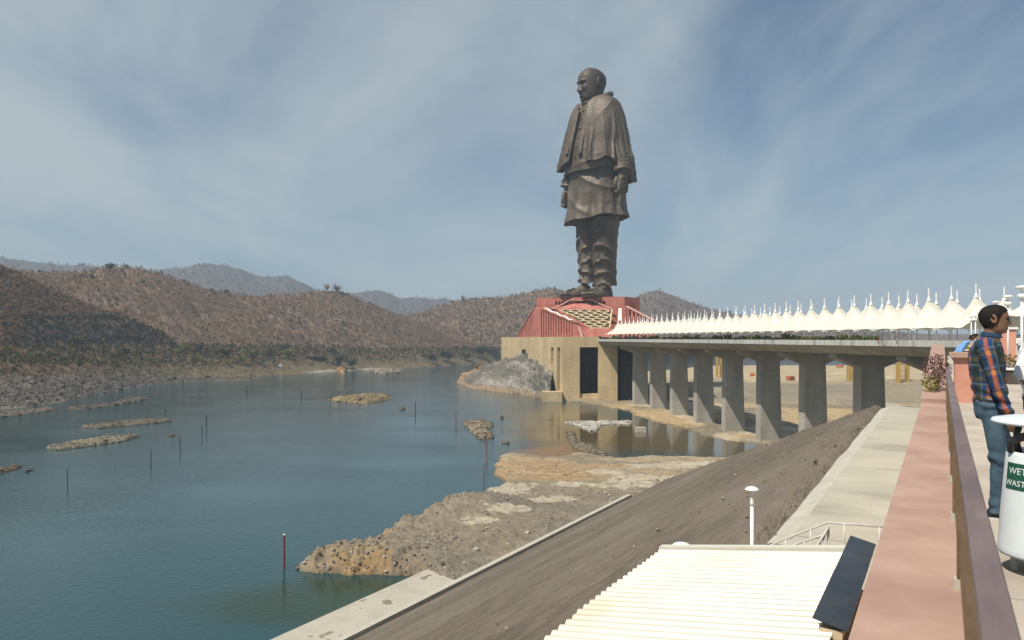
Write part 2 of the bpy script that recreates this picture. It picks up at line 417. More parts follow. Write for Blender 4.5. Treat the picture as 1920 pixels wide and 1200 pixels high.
# colours of the ground itself
base = np.zeros(XX.shape + (3,)); base[:] = (0.215, 0.180, 0.135)
def mixc(c, f):
    global base
    f = np.clip(f, 0, 1)[..., None]; base = base * (1 - f) + np.array(c) * f
mixc((0.165, 0.145, 0.120), sstep(-.1, .5, fbm(XX / 13, YY / 13, 21, 4)) * .8)
mixc((0.26, 0.21, 0.13), sstep(0.1, .6, fbm(XX / 9, YY / 9, 22, 4)) * .7)
mixc((0.30, 0.20, 0.10), tipd * sstep(7, 1, d) * sstep(-80, -22, -XX - 60) * 0 + tipd * sstep(-14, -26, XX) * sstep(6, 2, d) * sstep(-.3, .3, fbm(XX / 4, YY / 4, 23, 3)) * .85)
flat = sstep(222, 250, YY) * sstep(330, 305, YY)
mixc((0.40, 0.32, 0.21), flat * .7 * sstep(-.5, .3, fbm(XX / 12, YY / 8, 24, 4)))
mixc((0.33, 0.225, 0.12), .8 * sstep(226, 236, YY) * sstep(285, 262, YY) * sstep(72, 30, XX) * sstep(-.55, .1, fbm(XX / 14, YY / 7, 25, 4)))
plain = sstep(310, 340, YY)
mixc((0.42, 0.31, 0.17), plain * .95 * sstep(-.9, .2, fbm(XX / 60, YY / 60, 26, 3)))
mixc((0.19, 0.165, 0.125), plain * sstep(-.05, .25, fbm(XX / 38, YY / 30, 27, 5)) * .85); mixc((0.50, 0.44, 0.33), plain * sstep(.2, .4, fbm(XX / 25, YY / 60, 28, 4)) * .7)
mixc((0.23, 0.20, 0.15), sstep(480, 520, YY) * sstep(770, 690, YY) * .75)
mixc((0.43, 0.35, 0.22), sstep(690, 800, YY) * .8)
# pale dried puddles of cement and silt
for (px, py, rx, ry) in [(945, 907, 11, 6), (965, 917, 7, 5), (825, 925, 5, 4), (895, 985, 4.2, 3.4), (955, 958, 5, 4), (935, 966, 3, 2.4), (1045, 932, 6, 5), (1070, 902, 6, 4),
                         (1180, 900, 9, 9), (1215, 890, 10, 6), (1260, 868, 16, 6), (1320, 865, 12, 5), (1140, 880, 6, 6), (1010, 935, 4, 3), (1235, 905, 8, 5), (1120, 905, 3, 3)]:
    c = gp(px, py, 1.5)
    e = ((XX - c.x) / rx) ** 2 + ((YY - c.y) / ry) ** 2 + 1.5 * fbm(XX / 3.6, YY / 3.6, 31, 5, .6)
    k = sstep(1.1, .75, e); mixc((0.42, 0.37, 0.28), k * .85); zz = zz * (1 - k * .5) + (np.minimum(zz, hb)) * (k * .5)
wet = sstep(0.55, 0.12, zz) * sstep(-.5, 0, zz)
base *= (1 - .45 * wet)[..., None]                 # soaked soil at the water's edge is darker
base *= (1 + .22 * fbm(XX / 2.2, YY / 2.2, 41, 4))[..., None]
P = np.stack([XX, YY, zz], -1)
o = fast_grid('riverbank_ground', P, GROUND, False, base); tag(o, kind='structure')
BANKZ = (XX, YY, zz, d, tipd)

# ------------------------------------------------------------------ embankment
EMB = mat('embankment_gravel', (0.088, 0.070, 0.052), (0.185, 0.150, 0.114), scale=1.3, rough=0.95, bump=1.0, bscale=4.5, detail=12, stretch=(1.0, 0.30, 1.0), rotz=-GT,
          c3=(0.20, 0.168, 0.132), s3=0.10, c3pos=(.46, .75), bdist=0.25, lo=.28, hi=.72)
ss = np.concatenate([np.linspace(-25, 60, 150), np.linspace(60.5, 226, 260)]); rr = np.concatenate([np.linspace(-77, -20, 130), np.linspace(-19.7, -0.3, 110)])
SS, RR = np.meshgrid(ss, rr)
hh = 5.15 + np.maximum(-3.7 - RR, 0) / 1.82 + 2.7 * sstep(22, 18.8, SS) * sstep(-10, -4.5, RR)
he = 5 + (SS - 68) * 0.25
k = 1.2
hh = np.where(he > hh, he, hh) + 0.0
hh += 0.16 * fbm(SS / 14, RR / 3.0, 51, 4) + 0.07 * fbm(SS / 2.2, RR / 1.0, 52, 4) - .1
hh += 0.22 * fbm(SS / 3, RR / 2, 53, 4) * sstep(-9, -4.6, RR) * sstep(-3.4, -4.2, RR)
hh += .8 * sstep(-5.0, -3.6, RR)
zz2 = np.maximum(H - hh, -0.6); zz2 = np.where(RR < -72.9, np.minimum(zz2, .1), zz2)
P = np.stack([CT * RR - ST * SS, ST * RR + CT * SS, zz2], -1)
o = fast_grid('embankment_slope', P[:, ::1], EMB, True); tag(o, kind='structure')
EMBP = P

CONC = mat('weathered_concrete', (0.37, 0.345, 0.285), (0.45, 0.415, 0.345), scale=0.5, rough=0.88, bump=0.25, bscale=6, detail=9, c3=(0.29, 0.27, 0.225), s3=0.35, c3pos=(.56, .72), stretch=(.6, 1, 1), rotz=-GT, bdist=.05)
CONC_KERB = mat('kerb_concrete', (0.38, 0.36, 0.305), (0.48, 0.45, 0.385), scale=2, rough=.9, bump=.3, bscale=8, bdist=.05)
SLAB = mat('ramp_concrete', (0.36, 0.33, 0.27), (0.44, 0.40, 0.33), scale=.3, rough=.9, bump=.2, bscale=3, c3=(.20, .18, .14), s3=.3, c3pos=(.635, .65), bdist=.05, detail=8)

# concrete berm below the terrace wall: flat top, tapered lip, ragged grout edge
rag = []
m = MB(); m.prism([(-3.25, 20.0), (-0.3, 20.0), (-0.3, 61), (-3.25, 61)], 37.0, 40.0)
o = m.build('concrete_berm', CONC); o.rotation_euler = (0, 0, GT); tag(o, kind='structure')
n = 120; s_ = np.linspace(19.6, 61.2, n); e_ = -3.85 - .06 * fbm(s_ / 3.5, s_ * 0, 61, 3)
rows = [np.stack([np.full(n, -3.253), s_, np.full(n, 39.995)], -1), np.stack([np.full(n, -3.40), s_, np.full(n, 39.97)], -1),
        np.stack([e_, s_, 39.78 + .02 * fbm(s_ / 4, s_ * 0, 63)], -1), np.stack([e_ - .1, s_, np.full(n, 39.2)], -1)]
o = MB().grid(np.array(rows)).build('berm_edge', CONC_KERB, smooth=False); o.rotation_euler = (0, 0, GT); tag(o, kind='structure')

# kerb along the toe and the launching slab beside it
toe = MB()
for a, b in ((60, 191),):
    toe.box(-73.7, -72.6, a, b, 0.3, 2.75)
o = toe.build('toe_kerb', CONC_KERB); o.rotation_euler = (0, 0, GT); tag(o, kind='structure')
o = MB().prism([(-84.2, 40), (-73.75, 40), (-73.75, 133.5), (-84.2, 131.3)], -1.5, 1.35).build('boat_ramp_slab', SLAB); o.rotation_euler = (0, 0, GT); tag(o, kind='structure')

# ------------------------------------------------------------------ islets in the river
ISLET = mat('islet_rubble', (0.6, 0.6, 0.6), (1.25, 1.2, 1.1), scale=0.9, rough=.95, bump=.9, bscale=1.3, tint=True, detail=9, bdist=.6)
def islet(name, outline, hgt, colr, colr2, label, seed, res=.5, edge=2.0, group='rubble islets in the river'):
    W = [tuple(gp(x, y, 0.2)[:2]) for x, y in outline]
    w_ = np.array(W); cx, cy = w_.mean(0)
    w_ = w_ - (cx, cy)
    x0, y0 = w_.min(0) - 3; x1, y1 = w_.max(0) + 3
    nx = int(min(220, max(24, (x1 - x0) / res))); ny = int(min(260, max(24, (y1 - y0) / res)))
    X, Y = np.meshgrid(np.linspace(x0, x1, nx), np.linspace(y0, y1, ny))
    dd = poly_sdf(X, Y, w_) + 1.1 * fbm(X / 3 + seed, Y / 3, seed, 4)
    z = -0.9 + (hgt + .9) * sstep(-edge * .4, edge, dd) + hgt * .45 * fbm(X / 2.2, Y / 2.2, seed + 1, 4) * sstep(-1, 1, dd) + .45 * fbm(X / 1.1, Y / 1.1, seed + 2, 3) * sstep(-1, 1, dd)
    f = sstep(-.25, .35, fbm(X / 6, Y / 6, seed + 3, 4))[..., None]
    c = np.array(colr) * (1 - f) + np.array(colr2) * f
    c = c * (1 - .6 * sstep(.45, .1, z))[..., None]
    rng_ = np.random.RandomState(seed); pick_ = np.argwhere((dd > -.6) & (z > .1)); extra = []
    if len(pick_):
        for a_, b_ in pick_[rng_.randint(0, len(pick_), min(420, 30 + len(pick_) // 6))]:
            extra.append((X[a_, b_] + rng_.uniform(-.3, .3), Y[a_, b_] + rng_.uniform(-.3, .3), z[a_, b_], min(edge * .9, res * .5 + rng_.exponential(res * .9)), tuple(c[a_, b_] * rng_.uniform(.5, 1.35))))
    o = fast_grid(name, np.stack([X, Y, z], -1), ISLET, False, c, extra)
    o.location = (cx, cy, 0)
    return tag(o, label, 'islet', group)
brn, gry, tan = (0.125, 0.102, 0.072), (0.15, 0.135, 0.108), (0.175, 0.138, 0.09)
islet('rock_islet', [(80, 840), (130, 830), (200, 820), (250, 816), (266, 818), (230, 828), (160, 838), (110, 844)], 1.1, (.22, .2, .14), gry, 'long low grassy grey islet nearest the lower left of the river', 101)
islet('rock_islet', [(145, 801), (200, 793), (260, 788), (315, 785), (325, 790), (270, 796), (190, 803)], 1.0, gry, brn, 'long thin gravel islet with two marker posts at its far end', 107)
islet('rock_islet', [(-30, 882), (10, 878), (45, 873), (40, 879), (0, 888), (-30, 894)], .7, (.17, .12, .09), brn, 'reddish rubble islet cut by the left edge of the picture', 113)
islet('rock_islet', [(45, 884), (60, 879), (61, 883), (48, 887)], .8, (.08, .07, .06), (.12, .1, .08), 'small dark rock beside the reddish rubble islet', 119, res=.25, edge=1)
islet('rock_islet', [(612, 750), (650, 745), (690, 741), (730, 743), (735, 748), (700, 756), (650, 755)], 2.2, tan, (.3, .23, .12), 'tan mound islet in mid river beneath the far bank', 127, res=.8, edge=5)
islet('rock_islet', [(866, 792), (905, 790), (926, 797), (924, 803), (905, 806), (928, 815), (926, 821), (898, 823), (880, 808)], 1.5, (.25, .22, .17), tan, 'heart shaped gravel islet off the orange mud flats', 131)
islet('rock_islet', [(1053, 792), (1100, 790), (1188, 790), (1186, 795), (1130, 797), (1125, 806), (1105, 809), (1085, 800)], .7, (.50, .48, .44), (.40, .38, .35), 'pale grey gravel bar in the brown pool below the podium', 137)
islet('rock_islet', [(1060, 806), (1080, 812), (1085, 826), (1110, 836), (1145, 848), (1140, 858), (1100, 852), (1075, 842), (1062, 822)], .9, (.18, .15, .11), gry, 'dark rubble spit curving into the brown pool', 139)
islet('rock_islet', [(700, 697), (730, 694), (758, 694), (755, 699), (720, 701)], 2.4, gry, (.36, .3, .22), 'pale boulder islet close to the far shore', 149, res=1.2, edge=4)
islet('rock_islet', [(628, 697), (640, 692), (650, 694), (646, 700)], 5, (.42, .28, .13), tan, 'yellow ochre rock on the far shoreline', 151, res=1, edge=4)
islet('rock_islet', [(120, 766), (200, 757), (245, 746), (285, 747), (240, 757), (160, 768)], .9, (.11, .10, .085), brn, 'flat dark reef of rocks just off the left far bank', 157, res=1, edge=3)
islet('rock_islet', [(-40, 776), (30, 772), (90, 764), (110, 768), (60, 776), (-40, 788)], 1.0, (.13, .11, .09), gry, 'dark rocky shelf along the left far bank', 163, res=1, edge=3)
islet('rock_islet', [(938, 829), (948, 827), (958, 830), (946, 833)], .6, (.16, .13, .11), brn, 'small brown rock between heart shaped islet and mud flats', 167, res=.25, edge=1)
islet('rock_islet', [(310, 816), (322, 814), (331, 816), (320, 819)], .5, (.14, .12, .1), brn, 'tiny low rock beside the line of dark marker posts', 173, res=.25, edge=1)
islet('rock_islet', [(748, 767), (756, 763), (762, 767), (754, 770)], .9, (.13, .11, .09), brn, 'small dark rock left of a marker post in mid river', 179, res=.4, edge=1)
islet('rock_islet', [(936, 783), (941, 780), (946, 783), (941, 786)], .8, (.08, .08, .06), (.1, .1, .07), 'little dark rock off the podium boulders', 181, res=.3, edge=1)

# ------------------------------------------------------------------ far bank and hills
HILL = mat('dry_hill_soil', (0.7, 0.7, 0.7), (1.2, 1.15, 1.1), scale=0.06, rough=.95, bump=.8, bscale=.15, tint=True, detail=9, bdist=4)
def lerp_pts(x, pts):
    a = np.array(pts, float); return np.interp(x, a[:, 0], a[:, 1])
SHORE = [(-260, 792), (0, 774), (60, 770), (125, 758), (200, 742), (255, 728), (330, 720), (470, 713), (520, 703), (620, 697), (740, 690), (800, 687), (870, 683), (940, 676), (1010, 672)]
SHEETS = {}
def sheet(name, xs, foot_y, foot_Y, top_y, top_Y, rows, c1, c2, seed, amp=6, nsc=90, shape=1.0, back=1.5, tintf=None, rag=.0, post=None):
    """hillside between a foot line and a skyline, both read off the photograph, each with its own distance"""
    x = np.asarray(xs, float); nb = max(4, rows // 5)
    fy = lerp_pts(x, foot_y); fY = lerp_pts(x, foot_Y); ty = lerp_pts(x, top_y); tY = lerp_pts(x, top_Y)
    fz = H - (fy - 634) * fY / F; tz = H - (ty - 634) * tY / F
    t = np.linspace(0, 1, rows)[:, None]
    Yd = fY + (tY - fY) * t; zz = fz + (tz - fz) * (t ** shape)
    tb = np.linspace(0, 1, nb + 1)[1:, None]
    Yb = tY + (tY - fY) * back * tb; zb = tz + (np.minimum(fz, 0) - 5 - tz) * (tb ** 1.3)
    Yd = np.vstack([Yd, Yb]); zz = np.vstack([zz, zb]); T = np.vstack([t, 1 + tb])
    X = (x[None] - 960) / F * Yd
    win = np.sin(np.clip(T, 0, 1) * math.pi) ** .7 + .12
    relief = fbm(X / nsc, Yd / nsc * .6, seed, 5, .55)
    gully = 1 - np.abs(fbm(X / (nsc * .55), Yd / (nsc * 1.6), seed + 1, 3)) * 2
    zz = zz + win * (amp * relief - amp * .35 * gully) + rag * fbm(X / (nsc * .12), Yd / (nsc * .12), seed + 5, 3) * sstep(.0, .15, T)
    if post: zz = post(zz, X, Yd, np.broadcast_to(x[None], X.shape))
    f = sstep(-.35, .35, fbm(X / 40, Yd / 40, seed + 2, 4))[..., None]
    c = np.array(c1) * (1 - f) + np.array(c2) * f
    PYY = 634 + F * (H - zz) / Yd
    if tintf: c = tintf(c, X, Yd, zz, PYY, np.broadcast_to(x[None], X.shape))
    o = fast_grid(name, np.stack([X, Yd, zz], -1), HILL, True, c); tag(o, kind='structure')
    SHEETS[name] = (X, Yd, zz, T * np.ones_like(X), rows, PYY)
    return o
def rock_zone(z, X, Y, px):
    lim = np.interp(px, [-260, 100, 250, 330, 420, 520], [17, 15, 10, 6, 3, 1])
    return sstep(lim * 1.25, lim * .75, z + 3.5 * fbm(X / 16, Y / 16, 71, 3))
def shelf(z, X, Y, px):
    k = rock_zone(z, X, Y, px) * sstep(480, 380, px)
    st_ = z + 1.8 * fbm(X / 12, Y / 22, 73, 4); stp = (np.floor(st_ / 2.0) + sstep(.55, .95, (st_ / 2.0) % 1)) * 2.0
    return z * (1 - .85 * k) + (stp - .3 + .9 * fbm(X / 4, Y / 5, 74, 3)) * .85 * k - .6 * k
def bank_tint(c, X, Y, z, py, px):
    rock = (rock_zone(z, X, Y, px) * sstep(500, 380, px))[..., None]
    c = c * (1 - rock) + np.array((.095, .085, .074)) * rock
    pale = (sstep(.1, .5, fbm(X / 14, Y / 20, 72, 4)) * rock[..., 0])[..., None]
    c = c * (1 - .7 * pale) + np.array((.155, .135, .11)) * .7 * pale
    sand = (sstep(560, 600, px) * sstep(745, 700, px) * sstep(2.4, .8, z))[..., None]
    c = c * (1 - sand) + np.array((.30, .27, .22)) * sand
    return c
xsb = np.linspace(-260, 1010, 300)
shY = [(x, F * H / (y - 634)) for x, y in SHORE]
foot = [(x, y + (634 - y) * -0.012) for x, y in SHORE]
sheet('far_bank_ground', xsb, [(x, y + 3) for x, y in SHORE], [(x, F * (H + 1.2) / (y + 3 - 634)) for x, y in SHORE],
      [(-260, 650), (0, 650), (330, 648), (600, 650), (760, 655), (880, 654), (1010, 648)],
      [(-260, 560), (0, 640), (150, 740), (330, 910), (400, 960), (470, 1020), (520, 1070), (600, 1160), (760, 1260), (880, 1420), (1010, 1600)], 70,
      (.135, .105, .062), (.115, .098, .052), 201, amp=2.4, nsc=30, shape=1.25, back=.4, tintf=bank_tint, rag=1.6, post=shelf)
def spur_tint(c, X, Y, z, py, px):
    f = (sstep(590, 612, py + 16 * fbm(X / 12, Y / 12, 75, 3) + np.maximum(px - 180, 0) * -.04 + np.maximum(px - 250, 0) * .3) * sstep(20, 80, px))[..., None]
    return c * (1 - f) + np.array((.045, .042, .045)) * f
sheet('hill_spur', np.linspace(-260, 332, 160), [(-260, 652), (0, 652), (332, 650)], [(-260, 590), (0, 660), (150, 760), (332, 912)],
      [(-260, 455), (-60, 488), (0, 500), (50, 520), (100, 545), (150, 566), (200, 584), (260, 604), (300, 622), (326, 641), (332, 646)],
      [(-260, 700), (0, 790), (150, 860), (332, 930)], 60, (.23, .155, .10), (.19, .135, .09), 211, amp=3.5, nsc=45, shape=.85, tintf=spur_tint)
sheet('hill_ridge', np.linspace(-260, 930, 260), [(-260, 655), (330, 652), (600, 652), (930, 655)], [(-260, 760), (0, 840), (330, 930), (470, 1035), (600, 1175), (760, 1275), (930, 1460)],
      [(-260, 474), (-100, 492), (0, 504), (100, 511), (170, 507), (205, 500), (260, 503), (310, 518), (360, 534), (420, 551), (480, 556), (540, 552), (600, 545), (640, 546), (680, 564), (730, 584), (770, 600), (820, 621), (860, 638), (900, 650), (930, 655)],
      [(-260, 1000), (0, 1080), (250, 1200), (480, 1330), (640, 1460), (800, 1480), (930, 1490)], 60, (.190, .132, .088), (.162, .118, .082), 221, amp=8, nsc=110, shape=.9)
sheet('hill_beyond_podium', np.linspace(690, 1320, 160), [(690, 655), (1320, 655)], [(690, 1480), (940, 1560), (1320, 1700)],
      [(690, 612), (760, 593), (800, 583), (860, 563), (900, 559), (950, 556), (1000, 545), (1040, 540), (1070, 551), (1110, 563), (1200, 585), (1320, 640)],
      [(690, 1750), (1000, 1850), (1320, 2000)], 50, (.190, .132, .088), (.162, .118, .082), 231, amp=10, nsc=140, shape=.9)
sheet('mountain_right', np.linspace(1080, 2200, 160), [(1080, 652), (2200, 652)], [(1080, 1900), (2200, 2300)],
      [(1080, 612), (1140, 585), (1170, 569), (1200, 553), (1232, 543), (1260, 553), (1300, 569), (1340, 581), (1400, 593), (1500, 607), (1600, 618), (1750, 626), (2200, 630)],
      [(1080, 2500), (2200, 2900)], 40, (.14, .10, .085), (.12, .095, .08), 241, amp=16, nsc=240)
sheet('mountain_far', np.linspace(-400, 1150, 260), [(-400, 650), (1150, 650)], [(-400, 2600), (1150, 3300)],
      [(-400, 470), (-100, 478), (0, 481), (30, 487), (130, 499), (160, 495), (200, 503), (300, 506), (350, 501), (372, 496), (390, 494), (412, 497), (440, 501), (480, 516), (510, 518), (535, 517), (560, 526), (590, 542), (640, 551), (690, 545), (715, 544), (750, 560), (790, 557), (815, 561), (835, 558), (900, 577), (1150, 600)],
      [(-400, 3400), (380, 3900), (1150, 4400)], 46, (.085, .078, .078), (.07, .068, .07), 251, amp=26, nsc=420, rag=7)

# vegetation meshes: leafless twiggy crowns and leafy clumps, one unit tall
def twig_mesh(name, seed, n=60, wd=.024, spread=.42, leafy=0):
    rng = np.random.RandomState(seed); m = MB()
    m.tube([(0, 0, -.1), (rng.uniform(-.03, .03), rng.uniform(-.03, .03), .45)], [.022, .012], 4, False)
    for i in range(n):
        a = rng.uniform(0, 6.283); st = Vector((rng.uniform(-.06, .06), rng.uniform(-.06, .06), rng.uniform(.12, .6)))
        rad = rng.uniform(.1, 1) ** .6 * spread
        top = Vector((math.cos(a) * rad, math.sin(a) * rad, st.z + rng.uniform(.1, .5) * (1.25 - rad)))
        top.z = min(top.z, 1.0)
        sd = Vector((-math.sin(a), math.cos(a), rng.uniform(-.5, .5))) * wd * rng.uniform(.6, 1.4)
        m.add([st - sd * .4, st + sd * .4, top + sd, top - sd * .3], [(0, 1, 2, 3)])
    return m.mesh(name)
def leaf_mesh(name, seed, n=110, size=.09, squash=.85, zc=.55):
    rng = np.random.RandomState(seed); m = MB()
    m.tube([(0, 0, -.1), (0, 0, .4)], [.03, .02], 4, False)
    cl = [(rng.normal(0, .17), rng.normal(0, .17), zc + rng.normal(0, .13), rng.uniform(.13, .26)) for _ in range(7)]
    for i in range(n):
        cx, cy, cz, cr_ = cl[rng.randint(7)]
        v = rng.normal(size=3); v /= np.linalg.norm(v); rr_ = cr_ * rng.uniform(.6, 1.1)
        c = Vector((cx + v[0] * rr_, cy + v[1] * rr_, max(.05, cz + v[2] * rr_ * squash)))
        a = Vector(rng.normal(size=3)).normalized(); b = a.cross(Vector(rng.normal(size=3))).normalized(); sz = size * rng.uniform(.6, 1.5)
        m.add([c - a * sz, c + b * sz * .7, c + a * sz, c - b * sz * .7], [(0, 1, 2, 3)])
    return m.mesh(name)
def leafm(name, c1, c2, rough=.8):
    return mat(name, c1, c2, scale=.35, rough=rough, spec=.15, detail=3)
TW = [leafm('twig_brown', (.28, .185, .118), (.36, .245, .16)), leafm('twig_red', (.26, .175, .11), (.33, .23, .15)), leafm('twig_grey', (.29, .24, .19), (.37, .31, .25)),
      leafm('twig_dark', (.18, .135, .10), (.24, .18, .13))]
GR = [leafm('leaf_olive', (.055, .062, .022), (.10, .10, .035)), leafm('leaf_dark', (.025, .035, .018), (.045, .058, .025)), leafm('leaf_lime', (.15, .17, .03), (.22, .21, .05)), leafm('leaf_dry', (.17, .13, .05), (.22, .17, .075))]
TREES = [(twig_mesh('bare_tree_a', 1), TW[0]), (twig_mesh('bare_tree_b', 2, 50), TW[1]), (twig_mesh('bare_tree_c', 3, 46), TW[2]), (twig_mesh('bare_tree_d', 4, 70), TW[3]), (twig_mesh('bare_tree_e', 5, 60, spread=.5), TW[0]),
         (leaf_mesh('leafy_a', 6), GR[0]), (leaf_mesh('leafy_b', 7), GR[1]), (leaf_mesh('leafy_c', 8, zc=.4), GR[3])]
def sheet_points(name, n, seed, tmin=0, tmax=1.02, wf=None):
    X, Y, Z, T, rows, py = SHEETS[name]; rng = np.random.RandomState(seed)
    pts = []; cnt = 0
    while cnt < n:
        k = n * 2
        i = rng.uniform(0, min(rows * 1.05, X.shape[0] - 1.01), k); j = rng.uniform(0, X.shape[1] - 1.01, k)
        a = i.astype(int); b = j.astype(int); fi = i - a; fj = j - b
        def bl(A): return (A[a, b] * (1 - fi) + A[a + 1, b] * fi) * (1 - fj) + (A[a, b + 1] * (1 - fi) + A[a + 1, b + 1] * fi) * fj
        x, y, z, t = bl(X), bl(Y), bl(Z), bl(T)
        px = 960 + F * x / y; py_ = 634 + F * (H - z) / y
        ok = (t >= tmin) & (t <= tmax) & (px > -120) & (px < 1700) & (z > .6)
        if wf is not None: ok &= rng.rand(k) < wf(px, py_, x, y, z)
        p = np.stack([x, y, z, px, py_], -1)[ok]; pts.append(p); cnt += len(p)
    return np.vstack(pts)[:n]
def pick(rng, n, wts):
    return rng.choice(len(wts), n, p=np.array(wts, float) / sum(wts))
rng = np.random.RandomState(5)
q = sheet_points('hill_ridge', 16000, 1)
scatter('dry_forest', q[:, :3], rng.uniform(2.8, 5.8, len(q)) * np.where(rng.rand(len(q)) < .06, 1.5, 1), TREES, pick(rng, len(q), [5, 4, 3, 1.2, 4, .25, .12, .6]), .12, 1, 'brown leafless scrub forest covering the long ridge', 'forest')
q = sheet_points('hill_spur', 6000, 2, wf=lambda px, py, x, y, z: np.where((py > 598) & (px > 40), .3, 1.0))
dk = (q[:, 4] > 596) & (q[:, 3] > 40); ix = pick(rng, len(q), [4, 4, 2, 2, 4, .5, .2, .6]); ix = np.where(dk, pick(rng, len(q), [.3, .1, .2, 4, .2, .8, 2.5, .2]), ix)
scatter('dry_forest', q[:, :3], np.where(dk, rng.uniform(2, 5, len(q)), rng.uniform(2.8, 5.5, len(q))), TREES, ix, .12, 2, 'brown leafless scrub above the dark cut on the left spur', 'forest')
q = sheet_points('hill_beyond_podium', 8500, 3)
scatter('dry_forest', q[:, :3], rng.uniform(4, 7.5, len(q)), TREES, pick(rng, len(q), [5, 4, 2, 1, 4, .4, .3, .5]), .12, 3, 'brown leafless scrub on the hill left of the podium', 'forest')
q = sheet_points('mountain_right', 2600, 4)
scatter('dry_forest', q[:, :3], rng.uniform(6, 13, len(q)), TREES, pick(rng, len(q), [5, 2, 1, 4, 4, .5, .6, .2]), .12, 4, 'purplish scrub on the mountain behind the tents', 'forest')
q = sheet_points('mountain_far', 3500, 6, tmin=.4)
scatter('dry_forest', q[:, :3], rng.uniform(8, 18, len(q)), TREES, pick(rng, len(q), [4, 1, 1, 5, 4, .5, 1, .2]), .12, 6, 'hazy scrub along the far blue mountain ridge', 'forest')
q = sheet_points('far_bank_ground', 9500, 7, wf=lambda px, py, x, y, z: np.clip((z - 1.5) / 9, 0.03, 1) * np.clip(1.03 - rock_zone(z, x, y, px) * (px < 480), 0, 1))
hi = np.clip((q[:, 2] - 5) / 16, 0, 1); gsel = (rng.rand(len(q)) < .12 + .45 * hi) & ((q[:, 4] < 690))
ix = np.where(gsel, pick(rng, len(q), [0, 0, 0, 0, 0, 5, 1.6, 4]), pick(rng, len(q), [4, 3, 2, 1.2, 3, .6, .2, 2.5]))
scatter('bank_scrub', q[:, :3], rng.uniform(1.2, 3.2, len(q)) * (.7 + .9 * hi), TREES, ix, .1, 7, 'low dry and green scrub along the far river bank', 'scrub')
# stones over the near shore, spit and embankment
def stone_mesh(name, seed):
    rng_ = np.random.RandomState(seed); bm = bmesh.new(); bmesh.ops.create_icosphere(bm, subdivisions=1, radius=.5)
    for v in bm.verts: v.co = v.co * rng_.uniform(.65, 1.15); v.co.z *= .7
    me = bpy.data.meshes.new(name); bm.to_mesh(me); bm.free(); return me
ST_M = [mat('stone_grey', (.17, .15, .125), (.26, .235, .20), scale=3, rough=.9), mat('stone_pale', (.36, .33, .28), (.5, .46, .39), scale=3, rough=.9), mat('stone_brown', (.14, .105, .07), (.21, .16, .11), scale=3, rough=.9)]
STONES = [(stone_mesh('stone_%d' % k, 300 + k), ST_M[k % 3]) for k in range(6)]
XX, YY, zz, d, tipd = BANKZ
rng = np.random.RandomState(9)
i = rng.randint(0, XX.shape[0] - 1, 110000); j = rng.randint(0, XX.shape[1] - 1, 110000)
ok = (d[i, j] > -.5) & (zz[i, j] > .15) & (YY[i, j] < 430) & (YY[i, j] > 100)
dens = .10 + .25 * sstep(300, 330, YY[i, j]) + .9 * sstep(7, 0, d[i, j]) * sstep(225, 200, YY[i, j]) + .5 * sstep(.0, .5, fbm(XX[i, j] / 14, YY[i, j] / 14, 91, 3)) * sstep(225, 205, YY[i, j])
ok &= rng.rand(110000) < dens
i, j = i[ok][:16000], j[ok][:16000]
pt = np.stack([XX[i, j] + rng.uniform(-.4, .4, len(i)), YY[i, j] + rng.uniform(-.4, .4, len(i)), zz[i, j] + .02], -1)
scatter('shore_rubble', pt, np.minimum(.18 + rng.exponential(.27, len(i)), 2.0), STONES, pick(rng, len(i), [6, .7, 2.5, 6, .7, 2.5]), .5, 8, 'loose stones and rubble over the near shore and rocky spit', 'rubble')
a, b = EMBP.shape[:2]
i = rng.randint(0, a - 1, 5000); j = rng.randint(0, b - 1, 5000); pt = EMBP[i, j].copy(); near = RR[i, j] > -9
pt[:, 0] += rng.uniform(-.3, .3, len(pt)); pt[:, 1] += rng.uniform(-.3, .3, len(pt))
ok = (pt[:, 2] > 1.2) & (pt[:, 1] > 12)
sz = np.where(near, .05 + rng.exponential(.06, 5000), .05 + rng.exponential(.05, 5000))
scatter('slope_stones', pt[ok], np.minimum(sz[ok], .5), STONES, pick(rng, int(ok.sum()), [6, .35, 6, 6, .35, 6]), .5, 10, 'loose stones scattered on the gravel embankment', 'stones')
q = sheet_points('far_bank_ground', 2600, 17, wf=lambda px, py, x, y, z: rock_zone(z, x, y, px) * (px < 470) * sstep(30, 4, z))
rng = np.random.RandomState(19)
SHELFM = [mat('shelf_stone_dark', (.055, .048, .042), (.10, .088, .075), scale=.4, rough=.95), mat('shelf_stone_mid', (.10, .085, .068), (.14, .12, .098), scale=.4, rough=.95)]
scatter('shelf_rocks', q[:, :3], np.minimum(.7 + rng.exponential(1.1, len(q)), 6), [(STONES[k][0].copy(), m_) for k, m_ in ((0, SHELFM[0]), (1, SHELFM[1]), (2, SHELFM[0]))], pick(rng, len(q), [4, 1.5, 4]), .3, 18, 'dark broken rocks over the shelf at the left far shore', 'rocks')
